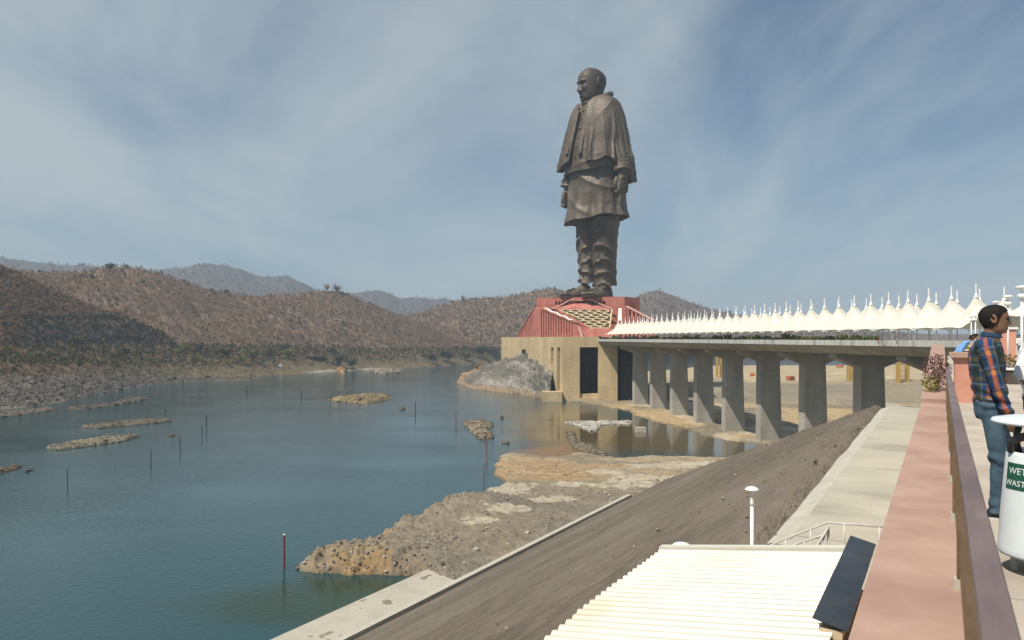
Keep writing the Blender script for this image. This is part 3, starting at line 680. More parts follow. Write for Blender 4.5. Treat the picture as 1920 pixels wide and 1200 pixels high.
# ------------------------------------------------------------------ stone podium on its rock
def brick_mat(name, c1, c2, cm, bw, bh, rough=.85, wear=None, mortar=.02):
    """stone courses too fine to pick apart at this distance; runs along the wall whatever its heading"""
    m = bpy.data.materials.new(name); m.use_nodes = True; N = m.node_tree.nodes; L = m.node_tree.links; b = N['Principled BSDF']
    b.inputs['Roughness'].default_value = rough; b.inputs['Specular IOR Level'].default_value = .2
    g = N.new('ShaderNodeNewGeometry'); sp = N.new('ShaderNodeSeparateXYZ'); L.new(g.outputs['Position'], sp.inputs[0])
    ad = N.new('ShaderNodeMath'); ad.operation = 'ADD'; L.new(sp.outputs['X'], ad.inputs[0]); L.new(sp.outputs['Y'], ad.inputs[1])
    cb = N.new('ShaderNodeCombineXYZ'); L.new(ad.outputs[0], cb.inputs[0]); L.new(sp.outputs['Z'], cb.inputs[1])
    br_ = N.new('ShaderNodeTexBrick'); br_.inputs['Scale'].default_value = 1; br_.inputs['Brick Width'].default_value = bw; br_.inputs['Row Height'].default_value = bh
    br_.inputs['Mortar Size'].default_value = mortar; br_.inputs['Color1'].default_value = (*c1, 1); br_.inputs['Color2'].default_value = (*c2, 1); br_.inputs['Mortar'].default_value = (*cm, 1)
    L.new(cb.outputs[0], br_.inputs['Vector'])
    n = N.new('ShaderNodeTexNoise'); n.inputs['Scale'].default_value = .12; n.inputs['Detail'].default_value = 7
    mp_ = N.new('ShaderNodeMapping'); mp_.inputs['Scale'].default_value = (1, 1, .35); L.new(g.outputs['Position'], mp_.inputs[0]); L.new(mp_.outputs[0], n.inputs['Vector'])
    rp = N.new('ShaderNodeValToRGB'); rp.color_ramp.elements[0].position = .3; rp.color_ramp.elements[1].position = .7
    rp.color_ramp.elements[0].color = (.76, .76, .76, 1); rp.color_ramp.elements[1].color = (1.1, 1.1, 1.1, 1); L.new(n.outputs['Fac'], rp.inputs[0])
    mm = N.new('ShaderNodeMix'); mm.data_type = 'RGBA'; mm.blend_type = 'MULTIPLY'; mm.inputs['Factor'].default_value = 1
    L.new(br_.outputs['Color'], mm.inputs['A']); L.new(rp.outputs[0], mm.inputs['B']); L.new(mm.outputs['Result'], b.inputs['Base Color'])
    bp = N.new('ShaderNodeBump'); bp.inputs['Strength'].default_value = .4; bp.inputs['Distance'].default_value = .1; L.new(br_.outputs['Fac'], bp.inputs['Height']); bp.invert = True; L.new(bp.outputs[0], b.inputs['Normal'])
    return m
TANSTONE = brick_mat('tan_stone_courses', (.60, .46, .27), (.52, .395, .23), (.42, .32, .19), 2.4, .9)
REDST = mat('red_sandstone', (.44, .15, .115), (.53, .20, .155), scale=.25, rough=.85, bump=.15, bscale=1, c3=(.33, .10, .08), s3=.15, c3pos=(.5, .7))
REDPALE = mat('pale_pink_coping', (.58, .34, .28), (.66, .42, .35), scale=.5, rough=.8)
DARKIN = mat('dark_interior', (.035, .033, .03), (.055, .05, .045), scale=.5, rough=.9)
LATT = mat('cream_lattice', (.55, .42, .25), (.66, .52, .33), scale=.4, rough=.85)
GREYC = mat('grey_board_concrete', (.38, .36, .315), (.50, .475, .415), scale=.25, rough=.88, bump=.3, bscale=1.6, stretch=(1, 1, .18), detail=9, c3=(.29, .275, .24), s3=.12, c3pos=(.45, .75), bdist=.1)
GREYC2 = mat('pale_fascia_concrete', (.40, .395, .37), (.53, .52, .48), scale=.6, rough=.85, bump=.2, bscale=2, stretch=(1, 1, .3), c3=(.30, .29, .26), s3=.35, c3pos=(.52, .7), detail=9, bdist=.1)

def wall_with_holes(mb, a, b, z0, z1, holes, thick=3.0):
    """wall from a to b (xy), holes given as (u0,u1,v0,v1) metres along and up; real openings through the wall"""
    a = Vector((a[0], a[1], 0)); b = Vector((b[0], b[1], 0)); d = (b - a); Lw = d.length; d.normalize(); n = Vector((-d.y, d.x, 0))
    us = sorted({0, Lw} | {h[0] for h in holes} | {h[1] for h in holes}); vs = sorted({z0, z1} | {h[2] for h in holes} | {h[3] for h in holes})
    for i in range(len(us) - 1):
        run = None
        for j in range(len(vs) - 1):
            u, v = (us[i] + us[i + 1]) / 2, (vs[j] + vs[j + 1]) / 2
            inside = any(h[0] < u < h[1] and h[2] < v < h[3] for h in holes)
            if not inside:
                if run is None: run = [vs[j], vs[j + 1]]
                else: run[1] = vs[j + 1]
            if (inside or j == len(vs) - 2) and run:
                p0 = a + d * us[i]; p1 = a + d * us[i + 1]
                q = [p0, p1, p1 + n * thick, p0 + n * thick]
                mb.hexa([(p.x, p.y, run[0]) for p in q] + [(p.x, p.y, run[1]) for p in q]); run = None

pod = empty('stone_podium', (36, 531, 0), 0, 'tan stone podium block with tall dark openings above grey rock', 'podium')
ox, oy = 36.0, 531.0
def loc(p): return (p[0] - ox, p[1] - oy)
A_ = (-10.3, 720.0); B_ = (36.0, 531.0); C_ = (49.0, 530.0); D_ = (61.5, 529.0); E_ = (74.6, 528.0)
ztop = 45.9
m = MB()
Lw = math.dist(A_, B_)
def u_at(px):                                   # distance along the left wall at which column px shows
    for k in range(2001):
        t = k / 2000; x = A_[0] + (B_[0] - A_[0]) * t; y = A_[1] + (B_[1] - A_[1]) * t
        if 960 + F * x / y >= px: return t * Lw
    return Lw
def zat(py, Y): return H - (py - 634) * Y / F
wall_with_holes(m, loc(A_), loc(B_), -2, ztop, [(u_at(1032.5), u_at(1037.5), zat(681, 560), zat(651, 560)), (u_at(1044.3), u_at(1050), zat(731, 545), zat(651.5, 545))], 4)
m.build('side_wall', TANSTONE, pod)
m = MB()
def u2(px): return (px - 1055) / (1160 - 1055) * math.dist(B_, E_)
wall_with_holes(m, loc(B_), loc(E_), -2, ztop + .02, [(u2(1088), u2(1123), zat(746, 530), zat(651, 530))], 5)
m.build('front_wall', TANSTONE, pod)
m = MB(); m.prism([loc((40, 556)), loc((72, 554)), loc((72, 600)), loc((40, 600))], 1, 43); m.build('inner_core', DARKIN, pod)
m = MB(); m.hexa([(u2(1088) , 1, 1.0), (u2(1124), .5, 1.0), (u2(1124), 8, 1), (u2(1088), 8, 1), (u2(1088), 1, 5.2), (u2(1124), .5, 5.2), (u2(1124), 8, 5.2), (u2(1088), 8, 5.2)]); m.build('opening_sill', TANSTONE, pod)
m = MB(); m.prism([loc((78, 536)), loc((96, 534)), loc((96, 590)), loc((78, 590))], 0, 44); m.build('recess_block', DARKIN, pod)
m = MB(); m.prism([loc(p) for p in [(-7, 718), (36.5, 536.5), (74, 533.5), (128, 530), (150, 680), (60, 730)]], 43.5, 45.3); m.build('terrace_roof', TANSTONE, pod)
m = MB(); p = gp(1020, 748, 0); m.box(-14.5, -.5, -3, 6, -1, 7.0); o = m.build('foot_plinth', TANSTONE, pod)

# grey boulder mound against the podium
ROCK = mat('grey_blasted_rock', (.62, .62, .62), (1.35, 1.33, 1.3), scale=.22, rough=.95, bump=1.0, bscale=.5, tint=True, detail=11, stretch=(1.3, 1.3, .5), bdist=2.2, lo=.3, hi=.7)
sh = [(856, 716), (866, 722), (890, 729), (930, 734), (970, 739), (1005, 744), (1022, 750), (1030, 752)]
tp = [(893, 690, 735), (912, 684, 730), (936, 677, 722), (955, 668, 692), (975, 664, 652), (990, 664, 627), (1003, 674, 607), (1016, 682, 588), (1037, 690, 558)]
n = 130; t_ = np.linspace(0, 1, n)
shx = np.interp(t_, np.linspace(0, 1, len(sh)), [q[0] for q in sh]); shy = np.interp(t_, np.linspace(0, 1, len(sh)), [q[1] for q in sh])
tpx = np.interp(t_, np.linspace(0, 1, len(tp)), [q[0] for q in tp]); tpy = np.interp(t_, np.linspace(0, 1, len(tp)), [q[1] for q in tp]); tpY = np.interp(t_, np.linspace(0, 1, len(tp)), [q[2] for q in tp])
Bs = np.array([gp(a, b, 0)[:] for a, b in zip(shx, shy)]); Ts = np.array([dp(a, b, c)[:] for a, b, c in zip(tpx, tpy, tpY)])
v = np.linspace(-.06, 1.25, 110)[:, None, None]
vv = np.minimum(v, 1)
P = Bs[None] * (1 - vv) + Ts[None] * vv
P[..., 2] = Ts[None, :, 2] * np.clip(vv[..., 0], -1, 1) ** .8 if False else Ts[None, :, 2] * np.sign(vv[..., 0]) * np.abs(vv[..., 0]) ** .75
back = np.clip(v - 1, 0, 1); P[..., 1] += back[..., 0] * 120; P[..., 0] += back[..., 0] * 30; P[..., 2] -= back[..., 0] * 25
u_ = np.broadcast_to(t_[None] * 90, P.shape[:2]); w_ = np.broadcast_to(v[..., 0] * 60, P.shape[:2])
nz = fbm(u_ / 9, w_ / 9, 401, 5, .6) * 5.5 + fbm(u_ / 22, w_ / 25, 409, 3) * 5 * sstep(.02, .2, v[..., 0]) * sstep(1, .75, v[..., 0]) + (1 - np.abs(fbm(u_ / 7 + w_ / 12, w_ / 16, 402, 4)) * 2.2) * 1.6 + fbm(u_ / 2, w_ / 2, 403, 3) * .9
P[..., 1] -= nz * .8; P[..., 2] += nz * .8 * sstep(0, .15, v[..., 0])
f = sstep(-.2, .4, fbm(u_ / 14, w_ / 10, 405, 4))[..., None]
c = np.array((.15, .14, .12)) * (1 - f) + np.array((.31, .285, .25)) * f
og = (sstep(14, 5, u_ + 5 * fbm(w_ / 8, u_ / 8, 406, 3)))[..., None]; c = c * (1 - og) + np.array((.40, .26, .14)) * og
lowb = (sstep(.10, .02, v[..., 0] + .04 * fbm(u_ / 6, w_ / 6, 407, 3)))[..., None]; c = c * (1 - lowb) + np.array((.30, .22, .14)) * lowb
o = fast_grid('podium_rock', P, ROCK, False, c); tag(o, 'rough grey rock mound sloping into the river beside the tan podium', 'rock')
m = MB(); m.lathe([(1.6, 0), (1.6, 3.2), (1.2, 3.6)], 10); o = m.build('outlet_pipe', DARKIN)
o.location = dp(982, 663.5, 588); o.rotation_euler = (0, 0, .4); tag(o, 'small dark drum standing on top of the podium rock', 'drum')

# ------------------------------------------------------------------ red sandstone pedestal building
ped = empty('sandstone_pedestal', (68, 600, 45), 0, 'red sandstone pedestal building with ribbed sloping wings under the statue', 'pedestal')
def PL(x, y, Y):
    q = dp(x, y, Y); return Vector((q.x - 68, q.y - 600, q.z - 45))
topz = 77.7 - 45
def plan(x, Y): q = dp(x, 600, Y); return (q.x - 68, q.y - 600)
blk = [plan(1006, 606), plan(1171, 590), plan(1199, 606), plan(1190, 670), plan(1010, 680)]
# upper block with real slot windows: two ranges of slots in the front
m = MB(); f0, f1 = blk[0], blk[1]; Lf = math.dist(f0, f1)
def uf(px): return (px - 1006) / (1171 - 1006) * Lf
slots = [(uf(a), uf(b), zat(571, 598) - 45, zat(564.5, 598) - 45) for a, b in
         [(1042, 1046), (1048, 1052), (1054, 1058), (1060, 1064), (1080, 1101), (1104, 1108), (1110, 1115), (1117, 1121), (1124, 1128), (1131, 1136)]]
wall_with_holes(m, f0, f1, -.3, topz, slots, 3)
m.build('front_wall', REDST, ped)
m = MB(); m.prism([(f0[0] + .05, f0[1] + 3.02), (f1[0] - .1, f1[1] + 3.02), (blk[2][0] - .2, blk[2][1]), blk[3], blk[4]], -.3, topz - .01); m.build('upper_block', REDST, ped)
m = MB(); m.extr([(f1[0], f1[1], -.3), (blk[2][0], blk[2][1], -.3), (blk[2][0], blk[2][1], topz), (f1[0], f1[1], topz)], (-.4, 1.5, 0)); m.build('right_wall', REDST, ped)
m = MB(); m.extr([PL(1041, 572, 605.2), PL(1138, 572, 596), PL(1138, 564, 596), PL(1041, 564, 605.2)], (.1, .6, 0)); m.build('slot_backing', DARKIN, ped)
# plinth at the statue's feet
m = MB(); m.prism([plan(1070, 604), plan(1163, 597), plan(1165, 640), plan(1070, 642)], topz, topz + .45); m.build('foot_plinth', REDST, ped)

def ribbed(name, top_a, top_b, foot_z, n, w0=.42, depth=2.0, cop=.9, parent=ped, back=None):
    """wall of upright fins under a raking coping between two top points"""
    a, b = Vector(top_a), Vector(top_b); d = Vector((b.x - a.x, b.y - a.y, 0)); nrm = Vector((-d.y, d.x, 0)).normalized() * depth
    if nrm.y < 0: nrm = -nrm
    h = MB(); h.add([(a.x, a.y, foot_z), (b.x, b.y, foot_z), b, a], [(0, 1, 2, 3)])
    pan = MB(); pan.extr([Vector((a.x, a.y, foot_z)) + nrm, Vector((b.x, b.y, foot_z)) + nrm, b + nrm - Vector((0, 0, .3)), a + nrm - Vector((0, 0, .3))], nrm * .3)
    o = pan.build(name, REDST, parent)
    for k in range(n):
        t0, t1 = (k + .5 - w0 / 2) / n, (k + .5 + w0 / 2) / n
        p0, p1 = a.lerp(b, t0), a.lerp(b, t1)
        if p0.z - foot_z < .8: continue
        MB().hexa([(p0.x, p0.y, foot_z), (p1.x, p1.y, foot_z), (p1 + nrm).xy.to_tuple() + (foot_z,), (p0 + nrm).xy.to_tuple() + (foot_z,),
                   (p0.x, p0.y, p0.z - .2), (p1.x, p1.y, p1.z - .2), tuple(p1 + nrm - Vector((0, 0, .2))), tuple(p0 + nrm - Vector((0, 0, .2)))]).build('fin', REDST, o)
    c = MB(); off = -nrm.normalized() * .5
    c.extr([a + off, b + off, b + off + Vector((0, 0, cop)), a + off + Vector((0, 0, cop))], nrm * 1.7 - off); c.build('coping', REDPALE if name == 'right_ribbed_wing' else REDST, o)
    return o
zf = .2
ribbed('ribbed_wing', PL(1001, 579, 610), PL(969, 633.2, 666), zf, 9, .55)
m = MB(); m.extr([PL(1000.5, 632.5, 609), PL(1014.5, 632.5, 589.6), PL(1014.5, 580, 589.6), PL(1005, 576, 603), PL(1000.5, 580, 609)], (4, 4, 0)); m.build('corner_pier', REDST, ped)
ribbed('ribbed_wing', PL(1015, 579, 589.8), PL(1078, 606, 541), zf, 13, .5)
# solid mass behind the wing
m = MB(); m.add([PL(1004, 578.5, 607), PL(1015, 578.8, 592), PL(1076, 605, 544), PL(1110, 618, 539), PL(1066, 600, 580), PL(1030, 580, 597), PL(1006, 577, 609)], [(0, 1, 2, 3, 4, 5, 6)]); m.build('wing_roof', REDST, ped)
# wavy white band along the wing's ridge
k = 16; pth = [PL(1022 + 53 * i / k, 579.5 + 23 * i / k - 1.1 * math.sin(i * 1.25) - 1.2, 586 - 44 * i / k) for i in range(k + 1)]
m = MB(); m.tube(pth, .75, 6); m.build('wavy_coping', mat('white_cornice', (.72, .66, .6), (.8, .76, .7), scale=1), ped)
# raking cornices over the slots
for pts in ([(1034, 578.5), (1045, 576), (1055, 571), (1063, 566), (1070, 562.5), (1077, 561)], [(1103, 561), (1110, 562.5), (1118, 566.5), (1128, 571.5), (1138, 576), (1148, 578)]):
    m = MB(); m.tube([PL(x, y, 603 - (x - 1034) * .125) for x, y in pts], .62, 6); m.build('raking_cornice', REDPALE, ped)
# sloped court between the cornices and the lattice roof
m = MB(); m.extr([PL(1036, 579.5, 594), PL(1077, 569, 597), PL(1104, 569, 594), PL(1148, 579.5, 586)], (0, 1.0, -2)); m.build('sloped_roof', REDST, ped)
La, Lb, Lc, Ld = PL(1044, 580.5, 590), PL(1147.5, 580.5, 584), PL(1143, 615, 538), PL(1104, 615, 538)
m = MB(); m.add([p + Vector((0, .6, -.9)) for p in (La, Lb, Lc, Ld)], [(3, 2, 1, 0)]); m.build('lattice_backing', mat('lattice_planting', (.05, .045, .02), (.10, .08, .035), scale=.5, rough=.9), ped)
def lat(u, v_):
    return (La.lerp(Lb, u)).lerp(Ld.lerp(Lc, u), v_)
# hexagonal lattice of cream ribs, laid out in metres and clipped to the trapezoid
tri = MB(); nrows = 8
hexw = 7.2
for rI in range(nrows + 1):
    v0 = rI / nrows
    for cI in range(-1, 12):
        wL = (La.lerp(Ld, v0) - La.lerp(Ld, v0)).length
        xw = cI * hexw * .5
        def pt(xm, vv):
            a0, b0 = La.lerp(Ld, vv), Lb.lerp(Lc, vv); u = (La.x + xm - a0.x) / (b0.x - a0.x)
            return (lat(u, vv), 0 <= u <= 1)
        base_x = cI * hexw + (hexw / 2 if rI % 2 else 0)
        v1 = (rI + .42) / nrows; v2 = (rI + 1.0) / nrows
        segs = [((base_x, v0), (base_x + hexw * .5, v1)), ((base_x, v0), (base_x - hexw * .5, v1))]
        segs.append(((base_x + hexw * .5, v1), (base_x + hexw * .5, v2)))
        for (xa, va), (xb, vb) in segs:
            if max(va, vb) > 1.001: continue
            (pa, oa), (pb, ob) = pt(xa, va), pt(xb, vb)
            if oa and ob: tri.beam(pa, pb, .95, .8, (0, -.5, 1))
tri.build('lattice', LATT, ped)
for a_, b_ in ((La, Lb), (Lb, Lc), (Lc, Ld), (Ld, La)): MB().beam(a_ + Vector((0, -.05, .1)), b_ + Vector((0, -.05, .1)), 1.0, 1.2).build('lattice_frame', REDST if a_ in (La, Ld) else LATT, ped)
m = MB(); m.extr([PL(1076, 607, 536), PL(1104, 616, 537), PL(1144, 616, 537), PL(1160, 618, 536), PL(1160, 634, 534), PL(1076, 634, 534)], (0, 2, 0)); m.build('front_parapet', REDST, ped)
m = MB(); m.extr([PL(1083, 612, 533), PL(1086.5, 612, 533), PL(1094, 632.5, 531), PL(1090, 632.5, 531)], (0, 1, 0)); m.build('raking_rib', REDPALE, ped)
# right wing
m = MB(); m.extr([PL(1160, 578, 572), PL(1166.5, 578, 572), PL(1165, 601, 556), PL(1158.5, 601, 556)], (0, 1, 0)); m.build('white_panel', MATS['white_cornice'], ped)
m = MB(); m.extr([PL(1167, 634, 556), PL(1174, 634, 556), PL(1174, 573, 556), PL(1167, 576, 556)], (.3, 6, 0)); m.build('corner_pier', REDST, ped)
ribbed('right_ribbed_wing', PL(1174, 575.5, 556.5), PL(1226, 602, 545), zf, 7, .4)

# ------------------------------------------------------------------ the long bridge
bridge = empty('walkway_bridge', br(152.4, 170, 0), GB, 'long grey concrete walkway bridge on tall flared piers leading to the podium', 'bridge')
P0, Q0 = 152.4, 170.0                            # frame origin: pier face line
EDGE = -15.5                                     # deck edge relative to the pier face line
def bb(mb, name, m_, parent=bridge, smooth=False): return mb.build(name, m_, parent, smooth)
qs = [(Y - .14488 * 152.4) / .98945 for Y in [255.3 + 34.95 * k for k in range(-2, 8)]]
qend = 522 - 0; qstart = 150.0
PWID = 8.6
PIERC = brick_mat('formwork_concrete', (.43, .405, .35), (.385, .36, .31), (.31, .29, .25), 4.3, 2.4, .88, mortar=.05)
# deck panels between joints, each with fascia and sloping soffit
joints = [qstart - Q0] + [q - Q0 - 17.6 + 34.95 * 0 for q in np.arange(qs[0], qend + 20, 35.32)] + [qend - Q0]
joints = sorted(set(round(float(j), 2) for j in joints if qstart - Q0 <= j <= qend - Q0))
W2 = PWID + 2 * 15.5 + EDGE                      # far edge
for a, b in zip(joints[:-1], joints[1:]):
    a += .06; b -= .06
    if b - a < 1: continue
    prof = [(EDGE, 44.35), (EDGE, 42.6), (EDGE + 6.2, 39.8), (W2 - 6.2, 39.8), (W2, 42.6), (W2, 43.5), (EDGE + .5, 43.5), (EDGE + .5, 44.35)]
    m = MB(); m.extr([(x, a, z) for x, z in [(EDGE + .12, 43.4), (EDGE + .12, 42.6), (EDGE + 6.2, 39.8), (W2 - 6.2, 39.8), (W2 - .1, 42.6), (W2 - .1, 43.4)]][::-1], (0, b - a, 0))
    o = bb(m, 'deck_span', GREYC)
    m = MB(); m.box(EDGE, EDGE + .45, a, b, 42.72, 44.4); bb(m, 'fascia', GREYC2, o)
for q in qs:
    y1 = q - Q0; y0 = y1 - 4.4
    if q < 190: continue
    m = MB(); m.hexa([(-.25, y0 - .2, -2), (PWID + 1.0, y0 - .2, -2), (PWID + 1.0, y1 + .2, -2), (-.25, y1 + .2, -2), (0, y0, 35.0), (PWID, y0, 35.0), (PWID, y1, 35.0), (0, y1, 35.0)])
    pr = bb(m, 'pier', PIERC)
    m = MB(); m.extr([(-9.2, y0 + .02, 39.55), (-9.2, y0 + .02, 38.5), (.02, y0 + .02, 35.02), (PWID - .02, y0 + .02, 35.02), (PWID + 9.2, y0 + .02, 38.5), (PWID + 9.2, y0 + .02, 39.55)], (0, 4.36, 0)); bb(m, 'hammerhead', PIERC, pr)
    for xb in (-5, PWID / 2, PWID + 5):
        m = MB(); m.box(xb - .6, xb + .6, y0 + 1.4, y0 + 2.8, 39.56, 39.79); bb(m, 'bearing', DARKIN, pr)
# the small concrete blocks of the bank below
m = MB(); m.hexa([(-2.6, -1.6, 0), (2.4, -1.8, 0), (2.6, 1.6, 0), (-2.4, 1.8, 0), (-2.3, -1.4, 2.6), (2.2, -1.6, 2.6), (2.3, 1.4, 2.6), (-2.2, 1.6, 2.6)]); o = m.build('concrete_block', CONC)
o.location = gp(1201, 811, -.3); o.rotation_euler = (0.04, .03, .1); tag(o, 'lone pale concrete block standing in the brown pool', 'block')

# ------------------------------------------------------------------ tensile tents along the bridge
def fabric_mat():
    m = bpy.data.materials.new('tent_fabric'); m.use_nodes = True; N = m.node_tree.nodes; L = m.node_tree.links; b = N['Principled BSDF']
    b.inputs['Base Color'].default_value = (.80, .765, .68, 1); b.inputs['Roughness'].default_value = .6; b.inputs['Specular IOR Level'].default_value = .2
    t = N.new('ShaderNodeBsdfTranslucent'); t.inputs['Color'].default_value = (.75, .68, .52, 1)
    mx_ = N.new('ShaderNodeMixShader'); mx_.inputs[0].default_value = .22; L.new(b.outputs[0], mx_.inputs[1]); L.new(t.outputs[0], mx_.inputs[2])
    L.new(mx_.outputs[0], N['Material Output'].inputs['Surface'])
    g = N.new('ShaderNodeNewGeometry'); n = N.new('ShaderNodeTexNoise'); n.inputs['Scale'].default_value = .5; n.inputs['Detail'].default_value = 6; L.new(g.outputs['Position'], n.inputs['Vector'])
    r_ = N.new('ShaderNodeValToRGB'); r_.color_ramp.elements[0].color = (.74, .70, .61, 1); r_.color_ramp.elements[1].color = (.83, .80, .72, 1); r_.color_ramp.elements[0].position = .35; r_.color_ramp.elements[1].position = .65
    L.new(n.outputs['Fac'], r_.inputs[0]); L.new(r_.outputs[0], b.inputs['Base Color'])
    return m
FAB = fabric_mat(); WHITE = mat('white_steel', (.72, .72, .70), (.80, .80, .78), scale=2, rough=.4, spec=.5)
STEEL = mat('grey_steel_post', (.35, .35, .34), (.45, .45, .44), scale=2, rough=.5)
TS = 8.72                                        # bay length
def tent_mesh(front):
    """conic membrane over a rectangle 16.4 x bay, eave low on the outer side"""
    hx, hy = 8.1, TS / 2; nr, na = 14, 48; P = np.zeros((nr, na, 3))
    for j in range(na):
        a = 2 * math.pi * j / na; c_, s_ = math.cos(a), math.sin(a)
        e = min(hx / abs(c_) if abs(c_) > 1e-6 else 1e9, hy / abs(s_) if abs(s_) > 1e-6 else 1e9)
        ex, ey = c_ * e, s_ * e
        out = (ex < -hx + .01) if front else (ex > hx - .01)
        # boundary height: valleys between bays dip to the corners; outer eave scalloped
        kx = (-ex / hx if front else ex / hx)
        zb = 6.4 - 4.05 * max(0, kx) ** 1.25 - .9 * max(0, -kx)
        if out: zb += .42 * (1 - (ey / hy) ** 2); ex = ex * (1 - .06 * (1 - (ey / hy) ** 2))
        for i in range(nr):
            t = i / (nr - 1)
            rr_ = (1 - t); rad = .055 + .945 * rr_
            prof = t ** 2.3
            z = zb + (10.5 - zb) * (0.46 * t + .54 * t ** 3.4)
            P[i, j] = (ex * rad, ey * rad, z)
    m_ = MB(); m_.grid(P, wrap=True); return m_.mesh('tent_canopy')
def make_tent(front, me):
    t = empty('canopy_tent')
    mesh_obj('canopy', me, FAB if not me.materials else None, t, True)
    m_ = MB(); m_.tube([(0, 0, -1.4), (0, 0, 10.35)], .17, 8); m_.build('pole', WHITE, t)
    m_ = MB(); m_.tube([(0, 0, 10.4), (0, 0, 14.0)], .20, 8); m_.build('mast', WHITE, t)
    m_ = MB(); m_.lathe([(.55, 0), (.62, .12), (.50, .45), (.34, .5), (.30, 1.0), (.2, 1.15)], 12, (0, 0, 10.35)); m_.build('collar', WHITE, t, True)
    sx = -1 if front else 1
    m_ = MB(); m_.tube([(sx * 7.9, TS / 2 - .05, -1.4), (sx * 7.9, TS / 2 - .05, 2.0)], .10, 6); m_.build('post', STEEL, t)
    m_ = MB(); m_.hexa([(sx * 8.5, TS / 2 - .55, 2.05), (sx * 7.6, TS / 2 - .55, 2.1), (sx * 7.6, TS / 2 + .45, 2.1), (sx * 8.5, TS / 2 + .45, 2.05), (sx * 8.5, TS / 2 - .55, 2.3), (sx * 7.6, TS / 2 - .55, 2.45), (sx * 7.6, TS / 2 + .45, 2.45), (sx * 8.5, TS / 2 + .45, 2.3)]); m_.build('eave_plate', WHITE, t)
    return t
ORD = ['first', 'second', 'third', 'fourth', 'fifth', 'sixth', 'seventh', 'eighth', 'ninth', 'tenth', 'eleventh', 'twelfth', 'thirteenth', 'fourteenth', 'fifteenth', 'sixteenth', 'seventeenth',
       'eighteenth', 'nineteenth', 'twentieth']
def nth(i): 
    if i < 20: return ORD[i]
    if i < 39: return ('thirtieth' if i == 29 else ['twenty', 'thirty'][(i + 1) // 10 - 2] + '-' + ORD[(i + 1) % 10 - 1])
    return 'fortieth' if i == 39 else 'forty-' + ORD[i - 40]
FM, RM = tent_mesh(True), tent_mesh(False)
proto = {True: make_tent(True, FM), False: make_tent(False, RM)}
pf, prr = 147.5 * CB, 163.6 * CB
qf0 = (147.5 * 1400 / 1075.0 - SB * pf) / CB     # nearest front mast
used = {True: False, False: False}
def put_tent(front, q, label):
    t = proto[front] if not used[front] else copy_tree(proto[front]); used[front] = True
    t.location = br(pf if front else prr, q, H); t.rotation_euler = (0, 0, GB)
    tag(t, label, 'tent', 'white tents over the bridge')
for k in range(38):
    put_tent(True, qf0 + k * TS, 'pointed white canopy tent, %s from the near end of the front row' % nth(k))
for k in range(39):
    q = qf0 - TS + k * TS
    put_tent(False, q, 'pointed white canopy tent, %s from the near end of the rear row' % nth(k))
# hedge and planting along the deck edge
HEDGE = [leafm('hedge_dark', (.018, .026, .010), (.04, .05, .018)), leafm('hedge_green', (.06, .085, .018), (.10, .12, .03))]
def shrub_mesh(name, seed, n=170, lx=1.0, ly=2.0, lz=.55, size=.16):
    rng_ = np.random.RandomState(seed); m_ = MB()
    for i in range(n):
        v_ = rng_.normal(size=3); v_ /= np.linalg.norm(v_); k_ = rng_.uniform(.55, 1.08)
        c_ = Vector((v_[0] * lx * k_, v_[1] * ly * k_, lz + v_[2] * lz * k_)); a_ = Vector(rng_.normal(size=3)).normalized(); b_ = a_.cross(Vector(rng_.normal(size=3))).normalized(); sz_ = size * rng_.uniform(.6, 1.5)
        m_.add([c_ - a_ * sz_, c_ + b_ * sz_ * .6, c_ + a_ * sz_, c_ - b_ * sz_ * .6], [(0, 1, 2, 3)])
    return m_.mesh(name)
SHR = [shrub_mesh('shrub_a', 11, 260, .9, 2.6, .75, .28), shrub_mesh('shrub_b', 12, 260, .9, 3.0, .6, .28), shrub_mesh('shrub_c', 13, 260, .9, 2.2, .95, .28)]
rng = np.random.RandomState(14); kk = 0
q = 205.0
while q < 520:
    me = SHR[rng.randint(3)]
    g = 1 if (rng.rand() < .18 or q < 222) else 0
    me2 = me.copy(); me2.materials.clear(); me2.materials.append(HEDGE[g])
    o = mesh_obj('planter_shrub', me2)
    o.location = br(P0 + EDGE + 1.5, q, 43.95); o.rotation_euler = (0, 0, GB + rng.uniform(-.05, .05)); s_ = rng.uniform(.75, 1.1); o.scale = (s_, 1.45, rng.uniform(1.05, 1.5))
    tag(o, '%s shrub on the bridge edge, %s from the near end' % (['dark', 'bright green'][g], nth(kk)), 'shrub', 'shrubs along the bridge edge')
    kk += 1; q += rng.uniform(6.6, 7.6)
# ------------------------------------------------------------------ the viewing terrace
FLZ = H - 1.46
PINK = mat('pink_sandstone', (.345, .222, .175), (.43, .288, .232), scale=1.6, rough=.85, bump=.12, bscale=18, detail=9, c3=(.30, .185, .145), s3=.7, c3pos=(.52, .78), bdist=.02)
PINKW = mat('pink_wall', (.52, .24, .17), (.60, .30, .22), scale=1.5, rough=.85, bump=.1, bscale=10, bdist=.02)
PAVE = mat('terrace_paving', (.40, .345, .285), (.50, .44, .37), scale=1.2, rough=.85, bump=.1, bscale=14, detail=8, c3=(.34, .29, .24), s3=.8, c3pos=(.5, .7), bdist=.02)
RAILM = mat('dusty_brown_rail', (.125, .090, .088), (.185, .138, .132), scale=5, rough=.55, spec=.45, bump=.05, bscale=60, stretch=(1, .25, 1), rotz=-GT, c3=(.26, .21, .20), s3=2.5, c3pos=(.58, .75), detail=9, bdist=.01)
BARM = mat('brown_baluster', (.13, .085, .05), (.20, .14, .09), scale=6, rough=.6)
m = MB(); m.prism([(.13, -4), (40, -4), (70, 232), (14, 206), (.4, 70), (.13, 22)], FLZ - .5, FLZ); o = m.build('terrace_floor', PAVE); o.rotation_euler = (0, 0, GT); tag(o, kind='structure')
